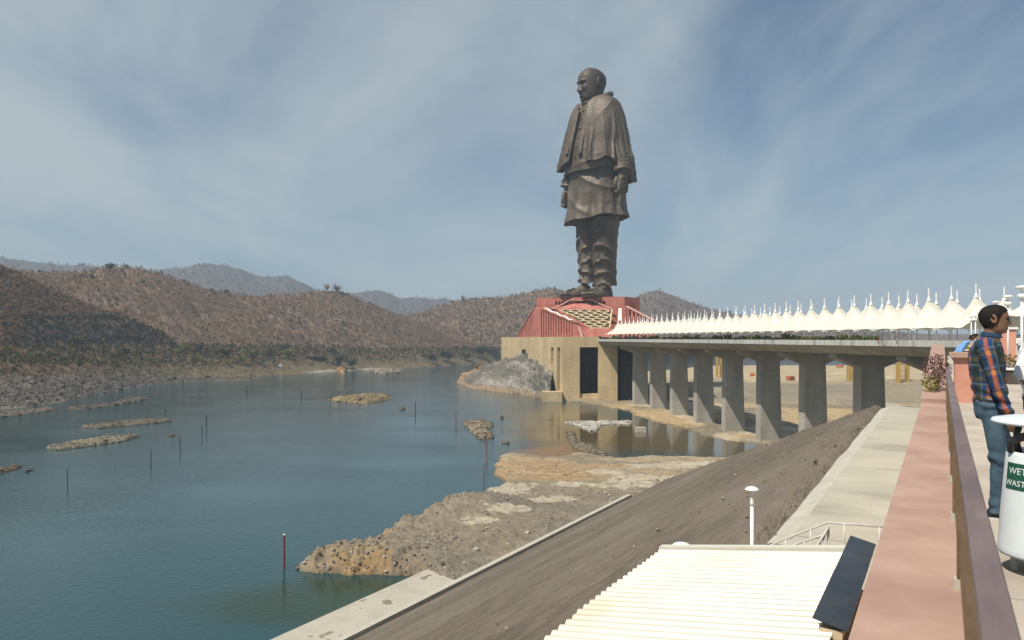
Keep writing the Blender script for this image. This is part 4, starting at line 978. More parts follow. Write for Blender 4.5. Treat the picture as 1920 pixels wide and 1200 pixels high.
# paving joints: a field of big slabs near the rail
pav = empty('terrace_paving', (0, 0, FLZ), GT); tag(pav, kind='structure')
slab = None
for a in range(4):
    for b in range(14):
        if slab is None: sl = MB().box(.008, .992, .008, .992, -.02, .008).build('paving_slab', PAVE, pav); slab = sl
        else: sl = slab.copy(); col.objects.link(sl)
        sl.location = (.16 + a, 2 + b, 0)
# low retaining wall: body, coping slabs
wall = empty('retaining_wall', tr(-.15, 9, 40), GT, 'low pink sandstone ledge wall running along under the brown railing', 'wall')
m = MB(); m.box(-.24, .26, -13, 13.45, -1.5, 3.18); m.build('wall_body', PINK, wall)
edges = [-13.0, -9.0, -4.58, -0.6, 3.4, 7.4, 10.6, 13.5]
for a, b in zip(edges[:-1], edges[1:]):
    m = MB(); m.box(-.305, .27, a + .003, b - .003, 3.185, 3.30); m.build('coping_slab', PINK, wall)
# railing
rail = empty('terrace_railing', tr(.12, 9, FLZ), GT, 'brown metal railing with flat wide handrail beside the plaid shirt man', 'railing')
zr = H - .70 - FLZ
for a, b in ((-12, -3.76), (-3.75, 3.6), (3.61, 11.6)):
    m = MB(); m.box(-.036, .038, a, b, zr - .045, zr); m.build('handrail', RAILM, rail)
m = MB(); m.box(-.012, .012, -9.5, 11.5, -.16, -.13); m.build('bottom_rail', BARM, rail)
bal = None
for k in range(150):
    if bal is None: bl = MB().box(-.008, .008, -.022, .022, -.129, zr - .046).build('baluster', BARM, rail); bal = bl
    else: bl = bal.copy(); col.objects.link(bl)
    bl.location = (0, -8.0 + k * .13, 0)
for k in range(9):
    m = MB(); m.box(-.03, .03, -.03, .03, -.24, zr - .046); o = m.build('post', BARM, rail); o.location = (0, -7.5 + k * 2.2, 0)
    m = MB(); m.box(-.045, .035, -.05, .05, -.24, -.17); o = m.build('post_foot', CONC_KERB, rail); o.location = (0, -7.5 + k * 2.2, 0)
# raking wing wall beyond the ledge, with stone flank
wing = empty('wing_wall', tr(-.15, 24, 43), GT, 'raking beige and pink stone wing wall beyond the pink ledge', 'wall')
WST = mat('beige_stone', (.50, .40, .27), (.58, .47, .33), scale=1.5, rough=.85, bump=.1, bscale=10, bdist=.02)
m = MB(); m.hexa([(-.27, -1.52, -5), (.25, -1.52, -5), (.25, 26, -5), (-.27, 26, -5), (-.27, -1.52, .30), (.25, -1.52, .30), (.25, 26, 1.52), (-.27, 26, 1.52)]); m.build('wall_body', WST, wing)
m = MB(); m.hexa([(-.33, -1.5, .305), (.30, -1.5, .305), (.30, 26.1, 1.525), (-.33, 26.1, 1.525), (-.33, -1.5, .40), (.30, -1.5, .40), (.30, 26.1, 1.63), (-.33, 26.1, 1.63)]); m.build('coping', PINK, wing)
blk_ = empty('parapet_pier', tr(.62, 20.2, FLZ), GT, 'pink square parapet pier with beige cap behind the plaid shirt man', 'pier')
m = MB(); m.box(-.36, .22, -.45, .6, 0, 1.02); m.build('shaft', PINKW, blk_)
m = MB(); m.box(-.46, .32, -.55, .7, 1.02, 1.13); m.build('cap', PINK, blk_)
# bougainvillea and weed on the wing wall
def leaf_bush(name, n, rx, ry, rz_, size, m_, seed, parent, zc=0.0):
    rng_ = np.random.RandomState(seed); mb = MB()
    for i in range(n):
        v = rng_.normal(size=3); v /= np.linalg.norm(v); k_ = rng_.uniform(.2, 1) ** .5
        c = Vector((v[0] * rx * k_, v[1] * ry * k_, zc + v[2] * rz_ * k_)); a = Vector(rng_.normal(size=3)).normalized(); b = a.cross(Vector(rng_.normal(size=3))).normalized(); sz = size * rng_.uniform(.6, 1.4)
        mb.add([c - a * sz, c + b * sz * .6, c + a * sz, c - b * sz * .6], [(0, 1, 2, 3)])
    return mb.build(name, m_, parent)
bou = empty('bougainvillea_bush', dp(1757, 735, 21.5), 0, 'straggly purple bougainvillea bush on the end of the pink ledge', 'bush')
leaf_bush('flowers', 700, .36, .5, .52, .035, mat('bract_purple', (.09, .04, .045), (.20, .10, .09), scale=6, rough=.8), 71, bou, .62)
mb = MB(); rng = np.random.RandomState(72)
for k in range(22):
    a = rng.uniform(0, 6.28); r_ = rng.uniform(.1, .35); mb.tube([(0, 0, -.05), (math.cos(a) * r_ * .5, math.sin(a) * r_ * .5, .5), (math.cos(a) * r_, math.sin(a) * r_, rng.uniform(.7, 1.15))], [.01, .007, .003], 4, False)
mb.build('stems', mat('woody_stem', (.10, .07, .05), (.16, .12, .09), scale=5), bou)
wd = empty('green_weed', dp(1744, 741, 21.2), 0, 'small green weed growing at the end of the pink ledge', 'plant')
leaf_bush('leaves', 240, .22, .3, .28, .035, GR[2], 73, wd, .3)
MB().tube([(0, 0, -.03), (.02, 0, .3)], .012, 5).build('stem', MATS['woody_stem'], wd)

# mushroom lamps
def lamp(loc_, hgt, label, rz=0, capr=.21, slim=False):
    L_ = empty('mushroom_lamp', loc_, rz, label, 'lamp', 'white mushroom lamps')
    m_ = MB(); m_.tube([(0, 0, 0), (0, 0, hgt - .42)], .045, 10); m_.build('pole', WHITE, L_, True)
    m_ = MB(); m_.lathe([(.09, 0), (.09, .03), (.06, .04), (.06, .1)], 12); m_.build('base_flange', WHITE, L_)
    m_ = MB(); m_.lathe([(.05, 0), (.055, .06), (.05, .1), (.04, .2), (.035, .34), (.06, .4)] if slim else [(.05, 0), (.13, .04), (.145, .10), (.145, .16), (.10, .19), (.045, .2), (.035, .34), (.06, .4)], 16, (0, 0, hgt - .5)); m_.build('collar', WHITE, L_, True)
    m_ = MB(); m_.lathe([(.05, -.02), (capr * .8, .02), (capr, .045), (capr * .97, .065), (capr * .7, .105), (capr * .35, .125), (.02, .13)], 24, (0, 0, hgt - .13)); m_.build('cap', WHITE, L_, True)
    return L_
def lamp_px(px, py, Y, zb, label, capr=.21):
    q = dp(px, py, Y); lamp((q.x, q.y, zb), q.z - zb, label, 0, capr, zb < 40)
lamp_px(1890, 553, 33, FLZ, 'white mushroom lamp post behind the plaid shirt man')
lamp_px(1916, 535, 27, FLZ, 'white mushroom lamp cut by the right edge of the picture')
lamp_px(1868, 564, 39, FLZ, 'white mushroom lamp rising just above the dark haired man')
lamp_px(1821, 592, 66, FLZ, 'left of two far white lamps beside the yellow flowers')
lamp_px(1829, 591, 64, FLZ, 'right of two far white lamps beside the yellow flowers')
lamp_px(1410, 912, 19.3, 36.2, 'white mushroom lamp post standing over the gravel embankment', .18)
lamp_px(1278, 1017, 17, 36.0, 'white mushroom lamp whose cap shows above the ribbed roof', .22)

# wet waste bin
BINW = mat('bin_enamel', (.62, .66, .68), (.70, .74, .76), scale=3, rough=.38, spec=.5)
bc = dp(1960, 1045, 4.6); bin_ = empty('waste_bin', (bc.x, bc.y, FLZ), 0, 'white tapered waste bin with green wet waste sign and round lid', 'bin')
m = MB(); m.lathe([(.225, .125), (.247, .125), (.252, .14), (.248, .17), (.232, .42), (.205, .74), (.200, .76), (.188, .76), (.188, .70)], 48); body = m.build('body', BINW, bin_, True)
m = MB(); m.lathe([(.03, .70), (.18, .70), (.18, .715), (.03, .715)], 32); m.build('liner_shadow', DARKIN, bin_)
m = MB(); m.lathe([(.262, .928), (.283, .935), (.286, .945), (.276, .958), (.20, .972), (.09, .98), (.01, .982)], 48); m.build('lid', mat('lid_white', (.66, .72, .76), (.72, .78, .82), scale=2, rough=.3, spec=.5), bin_, True)
cd = Vector((-bc.x, -bc.y, 0)).normalized(); cl = Vector((cd.y, -cd.x, 0))   # towards the camera, and to its left as seen
if cl.x > 0: cl = -cl
BLK = mat('black_plastic', (.02, .02, .022), (.035, .035, .036), scale=5, rough=.45, spec=.5)
for sgn in (1, -1):
    b0 = cl * .13 * sgn
    m = MB(); m.tube([b0 + Vector((0, 0, .72)), b0 * 1.12 + Vector((0, 0, .80)), b0 * 1.12 + Vector((0, 0, .86)), b0 + Vector((0, 0, .925))], .02, 10); m.build('lid_bracket', BLK, bin_, True)
hpts = [cl * .17 + cd * .10 + Vector((0, 0, .76)), cl * .165 + cd * .13 + Vector((0, 0, .83)), cl * .10 + cd * .17 + Vector((0, 0, .865)), cl * .0 + cd * .185 + Vector((0, 0, .86)), cl * -.06 + cd * .18 + Vector((0, 0, .84))]
m = MB(); m.tube(hpts, .026, 10); m.build('handle', BLK, bin_, True)
for sgn in (-1, 1):
    m = MB(); m.tube([cl * .16 * sgn + Vector((0, 0, 0)), cl * .16 * sgn + Vector((0, 0, .13))], .02, 8); m.build('foot', STEEL, bin_)
# sign wrapped on the side, lettering on it
ang0 = math.atan2((cd * math.cos(R(40)) + cl * math.sin(R(40))).y, (cd * math.cos(R(40)) + cl * math.sin(R(40))).x)
def bin_rad(z): return np.interp(z, [.17, .42, .74], [.248, .232, .205])
rows_ = []
for zi in np.linspace(.535, .695, 8):
    rows_.append([((bin_rad(zi) + .003) * math.cos(ang0 + t), (bin_rad(zi) + .003) * math.sin(ang0 + t), zi) for t in np.linspace(-.40, .40, 14)])
sign = MB().grid(np.array(rows_)).build('sign_plate', mat('sign_green', (.012, .075, .055), (.018, .09, .065), scale=8, rough=.5), bin_)
SIGNW = mat('sign_white', (.75, .78, .76), (.8, .82, .8), scale=5, rough=.5)
def curved_text(txt, zc, size, parent):
    cu = bpy.data.curves.new('lettering', 'FONT'); cu.body = txt; cu.size = size; cu.align_x = 'CENTER'; cu.resolution_u = 3
    to = bpy.data.objects.new('tmp', cu); col.objects.link(to); dg = bpy.context.evaluated_depsgraph_get(); dg.update()
    me = bpy.data.meshes.new_from_object(to.evaluated_get(dg)); bpy.data.objects.remove(to)
    for v in me.vertices:
        x, y = v.co.x, v.co.y; rr_ = bin_rad(zc + y) + .006; a = ang0 + x / rr_
        v.co = (rr_ * math.cos(a), rr_ * math.sin(a), zc + y)
    me.name = 'lettering'
    return mesh_obj('lettering', me, SIGNW, parent)
curved_text('WET', .630, .056, sign); curved_text('WASTE', .558, .050, sign)
rim = MB()
for t0, t1, z0, z1 in ((-.40, .40, .535, .541), (-.40, .40, .689, .695)):
    pass

# terrace furniture further off
ki = dp(1880, 668, 46); kio = empty('pink_kiosk', (ki.x, ki.y, FLZ), GT, 'pink rectangular kiosk wall beyond the plaid shirt man', 'kiosk')
m = MB(); m.box(-.65, .65, -.4, .8, 0, 2.0); m.build('wall', PINKW, kio); m = MB(); m.box(-.75, .75, -.5, .9, 2.0, 2.12); m.build('roof_slab', WHITE, kio)
def planter(px, py, Y, w_, label, leafmat, seed):
    q = dp(px, py, Y); t = empty('planter_box', (q.x, q.y, FLZ), GT, label, 'planter')
    m_ = MB(); m_.box(-w_, w_, -.4, .4, 0, .45); m_.build('box', mat('planter_dark%d' % seed, (.06, .045, .04), (.09, .07, .06), scale=3), t)
    m_ = MB(); m_.box(-w_ - .05, w_ + .05, -.45, .45, .45, .52); m_.build('rim', WHITE, t)
    leaf_bush('plants', 260, w_ * .95, .4, .28, .05, leafmat, seed, t, .7)
planter(1882, 690, 24, .55, 'dark planter box with dry yellow grass beside the plaid shirt man', GR[3], 81)
planter(1815, 660, 60, .6, 'planter of bright yellow flowers near the tents', mat('yellow_flowers', (.55, .42, .03), (.7, .55, .05), scale=6), 82)

# ------------------------------------------------------------------ ribbed shed, panels, stair rails
shed = empty('metal_shed', tr(-3.3, 10, 38), GT, 'shed with cream ribbed metal roof below the pink ledge', 'shed')
ROOF = mat('cream_metal_sheet', (.535, .515, .435), (.61, .59, .505), scale=.9, rough=.42, spec=.4, bump=.04, bscale=3, detail=7, c3=(.54, .49, .37), s3=.7, c3pos=(.55, .75), bdist=.05)
def roofz(r_): return np.interp(r_, [-5.15, -1.0], [H - 4.5, H - 3.97])
pitch = .25; s0, s1 = 4.0, 15.4; nrib = int((s1 - s0) / pitch)
for sh_i in range(0, nrib, 4):                    # sheets of four ribs, lapped
    mb = MB(); prof = []
    for k in range(sh_i, min(sh_i + 4, nrib)):
        a = s0 + k * pitch
        prof += [(a, 0), (a + .115, 0), (a + .15, .045), (a + .205, .045), (a + .24, 0)]
    prof.append((s0 + min(sh_i + 4, nrib) * pitch, 0.0))
    le = -5.15 + random.Random(sh_i).uniform(-.03, .03)
    g = np.array([[(r_ + 3.3, s_ - 10, roofz(r_) - 38 + h_ + .003 * ((sh_i // 4) % 2)) for s_, h_ in prof] for r_ in np.linspace(le, -1.28, 6)])
    mb.grid(g); g2 = g.copy(); g2[..., 2] -= .012; mb.grid(g2, flip=True)
    for j in (0, 5): mb.grid(np.stack([g[j], g2[j]]), flip=(j == 5))
    mb.build('roof_sheet', ROOF, shed)
m = MB(); m.hexa([(-1.90, 5.30, roofz(-5.2) - 38 - .05), (2.02, 5.30, roofz(-1.28) - 38 - .05), (2.02, 5.52, roofz(-1.28) - 38 - .05), (-1.90, 5.52, roofz(-5.2) - 38 - .05), (-1.90, 5.30, roofz(-5.2) - 38 + .065), (2.02, 5.30, roofz(-1) - 38 + .065), (2.02, 5.52, roofz(-1) - 38 + .065), (-1.90, 5.52, roofz(-5.2) - 38 + .065)]); m.build('ridge_flashing', ROOF, shed)
m = MB(); m.box(-1.6, 2.9, -6, 5.2, -2.5, 2.35); m.build('shed_wall', WST, shed)
m = MB(); m.box(-2.5, -1.6, -6, 4.0, -3.0, .6); m.build('plinth', CONC, shed)
PANEL = mat('dark_panel', (.018, .024, .032), (.032, .04, .05), scale=3, rough=.35, spec=.5, c3=(.05, .055, .06), s3=1.2, c3pos=(.55, .8))
for k, (a, b, lb) in enumerate(((13.28, 15.75, 'far dark sheet panel tilted over the ribbed roof edge'), (10.85, 13.27, 'near dark sheet panel tilted over the ribbed roof edge'))):
    dz = .012 * k; t = empty('dark_panel', tr(-1.25, (a + b) / 2, H - 3.845), GT, lb, 'panel', 'dark panels on the shed')
    h_ = (b - a) / 2; x0, x1 = -.27, .17
    m = MB(); m.hexa([(x0, -h_, .02 + dz), (x1, -h_, -.09 + dz), (x1, h_, -.09 + dz), (x0, h_, .02 + dz), (x0, -h_, .04 + dz), (x1, -h_, -.07 + dz), (x1, h_, -.07 + dz), (x0, h_, .04 + dz)]); m.build('sheet', PANEL, t)
    m = MB(); m.beam((x0 + .05, -h_ + .6, .0), (x0 + .05, -h_ + .6, -.2), .04); m.beam((x0 + .05, h_ - .1, .0), (x0 + .05, h_ - .1, -.2), .04); m.build('bracket', STEEL, t)
    m = MB(); m.box(-.18, .10, -h_ + .04, -h_ + .5, -.22, -.095); m.build('support_box', WST, t)
# stairs and handrails
st = empty('concrete_stairs', tr(-3.2, 17.6, 40), GT, 'concrete steps dropping from the berm towards the gravel slope', 'stairs')
for k in range(9):
    m = MB(); m.box(-.4 - .35 * (k + 1), -.4 - .35 * k + .02, -1.2, 1.6, -2.2 - .17 * k, -.17 * (k + 1)); m.build('step', CONC, st)
m = MB(); m.box(-.38, 2.8, -1.4, 2.38, -2.2, -.02); m.build('landing', CONC, st)
RAILS = mat('stainless_rail', (.42, .40, .37), (.55, .53, .49), scale=4, rough=.4, spec=.5)
def stair_rail(pts, label, posts, rad=.024):
    a0 = pts[0]; t = empty('stair_handrail', (a0.x, a0.y, a0.z - .9), 0, label, 'handrail', 'stair handrails')
    m_ = MB(); m_.tube([p - Vector((a0.x, a0.y, a0.z - .9)) for p in pts], rad, 8); m_.build('top_rail', RAILS, t, True)
    for p in posts:
        q = p - Vector((a0.x, a0.y, a0.z - .9)); m_ = MB(); m_.tube([q, q - Vector((0, 0, .92))], rad * .9, 8); m_.build('post', RAILS, t, True)
L1 = [dp(1655, 988, 16.6), dp(1553, 979.5, 17.2), dp(1520, 992, 17.6), dp(1473, 1010, 18.0), dp(1425, 1031, 18.4), dp(1385, 1050, 18.7)]
stair_rail(L1, 'outer steel stair handrail turning down from the berm', [dp(1649, 988, 16.63), dp(1583, 982, 17.0), dp(1520, 992, 17.6), dp(1473, 1011, 18.0), dp(1430, 1029, 18.36)])
L2 = [dp(1553, 1000, 16.4), dp(1508, 1015, 16.8), dp(1464, 1031, 17.2), dp(1420, 1048, 17.5)]
stair_rail(L2, 'middle steel stair handrail behind the ribbed roof', [dp(1545, 1002, 16.45), dp(1508, 1015, 16.8), dp(1470, 1029, 17.1)])
L3 = [dp(1554, 988, 16.0), dp(1549, 996, 15.95), dp(1526, 1032, 15.9), dp(1510, 1056, 15.85)]
stair_rail(L3, 'short brown stair rail sloping towards the ribbed roof', [dp(1553, 990, 16.0), dp(1545, 1003, 15.95), dp(1537, 1015, 15.93)], .03)
# rubble heap at the head of the slope
rng = np.random.RandomState(33); pts = []
for k in range(420):
    x = rng.uniform(1340, 1470); y = 990 + (1470 - x) * .22 + rng.normal(0, 9); q = dp(x, y, 19.6 + rng.uniform(-.8, .8)); pts.append(q[:])
for k in range(260):
    x = rng.uniform(900, 1060); y = 1185 + (1060 - x) * .1 + rng.normal(0, 8); q = dp(x, y, 13.6 + rng.uniform(-.5, .5)); pts.append(q[:])
P_ = np.array(pts); s_e = -ST * P_[:, 0] + CT * P_[:, 1]; r_e = CT * P_[:, 0] + ST * P_[:, 1]
fi = np.clip(np.searchsorted(ss, s_e), 0, len(ss) - 1); fr = np.clip(np.searchsorted(rr, r_e), 0, len(rr) - 1)
P_[:, 2] = EMBP[fr, fi][:, 2] + .05
scatter('grout_rubble', P_, np.minimum(.06 + rng.exponential(.07, len(P_)), .4), STONES, pick(rng, len(P_), [4, 3, 3, 4, 3, 3]), .6, 34, 'broken grout and stones at the head of the slope', 'rubble')

# dry weeds and litter on the slope
rng = np.random.RandomState(44); i = rng.randint(0, EMBP.shape[0] - 1, 2600); j = rng.randint(0, EMBP.shape[1] - 1, 2600); pt = EMBP[i, j]
ok = (pt[:, 2] > 1.4) & (pt[:, 1] > 14) & (SS[i, j] < 52) & (rng.rand(2600) < .03 + .4 * sstep(-8, -5, RR[i, j]) * sstep(-3.9, -4.5, RR[i, j]) + .35 * sstep(-66, -71, RR[i, j]))
scatter('dry_weeds', pt[ok], rng.uniform(.08, .26, int(ok.sum())), [TREES[7], TREES[0], TREES[5]], pick(rng, int(ok.sum()), [3, 4, 1]), .2, 45, 'thin dry weeds dotted over the gravel embankment', 'weeds')
# ------------------------------------------------------------------ marker posts in the river
PCOL = {'d': mat('post_dark', (.03, .028, .028), (.05, .045, .045), scale=2), 'r': mat('post_red', (.20, .035, .03), (.28, .06, .045), scale=2), 'b': mat('post_brown', (.09, .05, .04), (.14, .08, .06), scale=2)}
CN = {'d': 'dark', 'r': 'red', 'b': 'brown'}
for px, yb, yt, c_, where in [
        (127, 918, 881, 'd', 'nearest the lower left corner of the river'), (283, 877, 845, 'd', 'second up the dark line from lower left'), (338, 848, 819, 'd', 'third up the dark line from lower left'),
        (379, 822, 798, 'd', 'fourth up the dark line from lower left'), (387, 808, 780, 'd', 'farthest of the dark line from lower left'), (463, 738, 724, 'd', 'off the far bank, left of two'),
        (565, 748, 732, 'd', 'left of the tan mound islet'), (619, 756, 742, 'b', 'at the left end of the tan mound islet'), (779, 775, 754, 'd', 'in mid river right of the tan islet'),
        (855, 798, 772, 'r', 'left of the heart shaped islet'), (913, 866, 825, 'r', 'beside the orange mud flats, farther of two'), (907, 899, 867, 'r', 'beside the orange mud flats, nearer of two'),
        (533, 1066, 1003, 'r', 'off the tip of the rocky spit'), (66, 773, 763, 'd', 'thick, on the rocky shelf at left'), (277, 787, 769, 'b', 'on the long thin islet, left of two'), (310, 786, 767, 'd', 'on the long thin islet, right of two')]:
    b = gp(px, yb, 0); hgt = (yb - yt) * b.y / F; rad = max(.11, 1.6 * b.y / F / 2) if px != 533 else .22
    t = empty('marker_post', b, 0, '%s marker post %s' % (CN[c_], where), 'post', 'marker posts in the river')
    m = MB(); m.tube([(0, 0, -1.5), (random.Random(px).uniform(-.12, .12), 0, hgt)], rad, 8); m.build('shaft', PCOL[c_], t)
    m = MB(); m.lathe([(rad * 1.15, 0), (rad * 1.15, .12), (rad * .5, .2)], 8, (0, 0, hgt - .02)); m.build('cap', WHITE if px == 533 else PCOL[c_], t)

# ------------------------------------------------------------------ trees that stand out on the far bank and skyline
def terrain_at(px, py):
    best = None
    for nm, (X, Y, Z, T, rows_n, PYm) in SHEETS.items():
        PXm = 960 + F * X / Y; dd = (PXm - px) ** 2 + (PYm - py) ** 2; dd = np.where(T > 1.0, 1e9, dd); k_ = np.unravel_index(dd.argmin(), dd.shape)
        if dd[k_] < 90 and (best is None or Y[k_] < best[1]): best = (X[k_], Y[k_], Z[k_])
    return best
def bank_tree(px, py, hpx, m_, label, seed, wide=1.0, bare=False, group='trees on the far bank'):
    q = terrain_at(px, py)
    if q is None: print('no ground', px, py); return
    h_ = hpx * q[1] / F; rng_ = np.random.RandomState(seed)
    t = empty('bank_tree', (q[0], q[1], q[2] - .2), rng_.uniform(0, 6), label, 'tree', group)
    mb = MB(); mb.tube([(0, 0, 0), (.02 * h_, .01 * h_, h_ * .35), (-.02 * h_, .02 * h_, h_ * .7)], [h_ * .03, h_ * .02, h_ * .008], 6)
    for a in range(4): mb.tube([(0, 0, h_ * .3), (math.cos(a * 1.6) * h_ * .22, math.sin(a * 1.6) * h_ * .22, h_ * .6)], [h_ * .014, h_ * .005], 5)
    mb.build('trunk', TW[3], t)
    if bare: o_ = mesh_obj('crown', twig_mesh('crown', seed, 120, .02, .4), m_, t)
    else: o_ = mesh_obj('crown', leaf_mesh('crown', seed, 420, .05, .85, .56), m_, t)
    o_.scale = (h_ * wide, h_ * wide, h_)
for k, a in enumerate([
        (345, 662, 24, GR[2], 'lime green tree at the right foot of the dark cut'), (322, 655, 16, GR[1], 'dark round tree just left of the lime green tree'), (371, 662, 20, GR[1], 'dark bushy tree just right of the lime green tree'),
        (138, 652, 26, GR[0], 'olive tree standing in front of the dark cut'), (228, 672, 22, GR[0], 'olive bush tree low under the dark cut'), (412, 668, 20, GR[0], 'olive tree between lime tree and green thicket'),
        (443, 684, 24, GR[2], 'yellow green tree lowest on the bank left of the jetty'), (424, 672, 22, GR[1], 'dark tree behind the yellow green bank tree'), (476, 678, 22, GR[0], 'mid green tree on the open grassy bank'),
        (505, 672, 20, GR[0], 'olive tree upslope of the small white hut'), (540, 672, 24, GR[2], 'lime tree left of the dark jetty shed'), (533, 664, 24, GR[1], 'dark tree behind the lime tree by the jetty shed'),
        (636, 690, 30, GR[1], 'large dark green tree right of the jetty shed'), (660, 692, 20, GR[1], 'rounded dark bush tree at the shoreline'), (622, 664, 16, GR[1], 'small dark tree above the jetty shed'),
        (812, 682, 24, GR[1], 'dark green tree at the water below the hill'), (840, 682, 28, GR[1], 'wide dark green tree at the water below the hill'), (876, 676, 24, GR[0], 'olive tree near the bend of the far shore'),
        (905, 672, 26, GR[1], 'dark tree left of the podium on the far shore'), (926, 668, 24, GR[0], 'olive tree nearest the podium on the far shore')]):
    bank_tree(*a, 500 + k, 1.25)
bank_tree(207, 507, 18, GR[1], 'dark tree standing on the crest of the left hill', 531, 1.1, group='trees on the skyline')
bank_tree(174, 524, 13, GR[1], 'small dark tree just below the left crest', 532, 1.0, group='trees on the skyline')
bank_tree(425, 553, 12, GR[1], 'small dark tree on the saddle of the ridge', 533, 1.1, group='trees on the skyline')
bank_tree(870, 565, 13, TW[2], 'pale bare tree on the crest left of the podium', 534, 1.3, True, 'trees on the skyline')
bank_tree(632, 547, 16, TW[1], 'bare reddish tree clump on top of the middle hill', 535, 2.2, True, 'trees on the skyline')
bank_tree(612, 546, 14, TW[0], 'bare brown tree left of the reddish hilltop clump', 536, 1.6, True, 'trees on the skyline')
# jetty shed and hut
q = terrain_at(592, 676); t = empty('jetty_shed', (q[0], q[1], q[2]), .1, 'dark flat roofed open shed on the far bank', 'shed')
m = MB(); m.box(-14, 14, -5, 5, 6.0, 6.8); m.build('roof', PCOL['d'], t)
for x in (-13, -4, 4, 13):
    for y in (-4.5, 4.5): m = MB(); m.box(x - .3, x + .3, y - .3, y + .3, -2, 6); m.build('post', PCOL['d'], t)
m = MB(); m.box(-10, 12, 2, 4, -1, 5.0); m.build('back_wall', DARKIN, t)
q = terrain_at(524, 687); t = empty('white_hut', (q[0], q[1], q[2]), .2, 'tiny white hut on the grassy far bank', 'hut')
m = MB(); m.box(-2.4, 2.4, -1.5, 1.5, -.5, 2.6); m.build('wall', WHITE, t); m = MB(); m.extr([(-2.8, -1.9, 2.6), (2.8, -1.9, 2.6), (0, -1.9, 3.8)], (0, 3.8, 0)); m.build('roof', WHITE, t)

# ------------------------------------------------------------------ works beyond the bridge
YEL = mat('yellow_scaffold', (.42, .27, .06), (.52, .34, .08), scale=.6, rough=.6)
def tower(px0, px1, yt, yb, label, leg=.9, z=1.5):
    a = gp(px0, yb, z); b = gp(px1, yb, z); w_ = max(b.x - a.x, 3.0); hgt = (yb - yt) * a.y / F
    t = empty('scaffold_tower', ((a.x + b.x) / 2, a.y, z - .5), 0, label, 'tower', 'yellow towers beyond the bridge')
    for sx in (-1, 1):
        for sy in (-1, 1): m_ = MB(); m_.box(sx * w_ / 2 - leg / 2, sx * w_ / 2 + leg / 2, sy * 2.2 - leg / 2, sy * 2.2 + leg / 2, 0, hgt); m_.build('leg', YEL, t)
    n_ = max(3, int(hgt / 4))
    for k_ in range(n_):
        z0, z1 = hgt * k_ / n_, hgt * (k_ + 1) / n_; m_ = MB()
        for y_ in (-2.2, 2.2): m_.beam((-w_ / 2, y_, z0 + .3), (w_ / 2, y_, z1 - .3), .35); m_.beam((-w_ / 2, y_, z1 - .3), (w_ / 2, y_, z1 - .3), .4)
        m_.build('brace', YEL, t)
tower(1684, 1701, 674, 722, 'tall yellow twin legged tower right of the nearest pier', 1.6)
tower(1591, 1597, 684, 719, 'yellow tower half hidden by the left of the nearest pier', 1.2)
tower(1344, 1352, 668, 712, 'slim yellow tower seen between the far piers', 1.0)
def truck(px, py, label, cmat, seed, s_=1.0):
    q = gp(px, py, 2.0); t = empty('tipper_truck', q, seed * .7, label, 'truck', 'trucks on the sand')
    m_ = MB(); m_.hexa([(-3.6 * s_, -1.3 * s_, 1.2), (2.0 * s_, -1.3 * s_, 1.2), (2.0 * s_, 1.3 * s_, 1.2), (-3.6 * s_, 1.3 * s_, 1.2), (-4.0 * s_, -1.5 * s_, 3.4 * s_), (2.0 * s_, -1.5 * s_, 3.4 * s_), (2.0 * s_, 1.5 * s_, 3.4 * s_), (-4.0 * s_, 1.5 * s_, 3.4 * s_)]); m_.build('tipper_body', cmat, t)
    m_ = MB(); m_.hexa([(2.2 * s_, -1.25 * s_, .8), (4.2 * s_, -1.25 * s_, .8), (4.2 * s_, 1.25 * s_, .8), (2.2 * s_, 1.25 * s_, .8), (2.2 * s_, -1.2 * s_, 3.1 * s_), (3.7 * s_, -1.2 * s_, 3.1 * s_), (3.7 * s_, 1.2 * s_, 3.1 * s_), (2.2 * s_, 1.2 * s_, 3.1 * s_)]); m_.build('cab', cmat, t)
    for x in (-2.8, -1.5, 3.0):
        for y in (-1.2, 1.2):
            m_ = MB(); m_.tube([(x * s_, (y - .18) * s_, .55), (x * s_, (y + .18) * s_, .55)], .55 * s_, 12); m_.build('wheel', BLK, t)
ORG = mat('orange_truck_paint', (.45, .12, .04), (.55, .17, .06), scale=1, rough=.6)
truck(1482, 714, 'orange tipper truck on the sand seen between two piers', ORG, 1, 1.4)
truck(1411, 708, 'far orange tipper truck on the sand behind a pier', ORG, 2, 1.4)
truck(1574, 690, 'small far orange truck on pale sand beyond the river works', ORG, 3, 1.3)
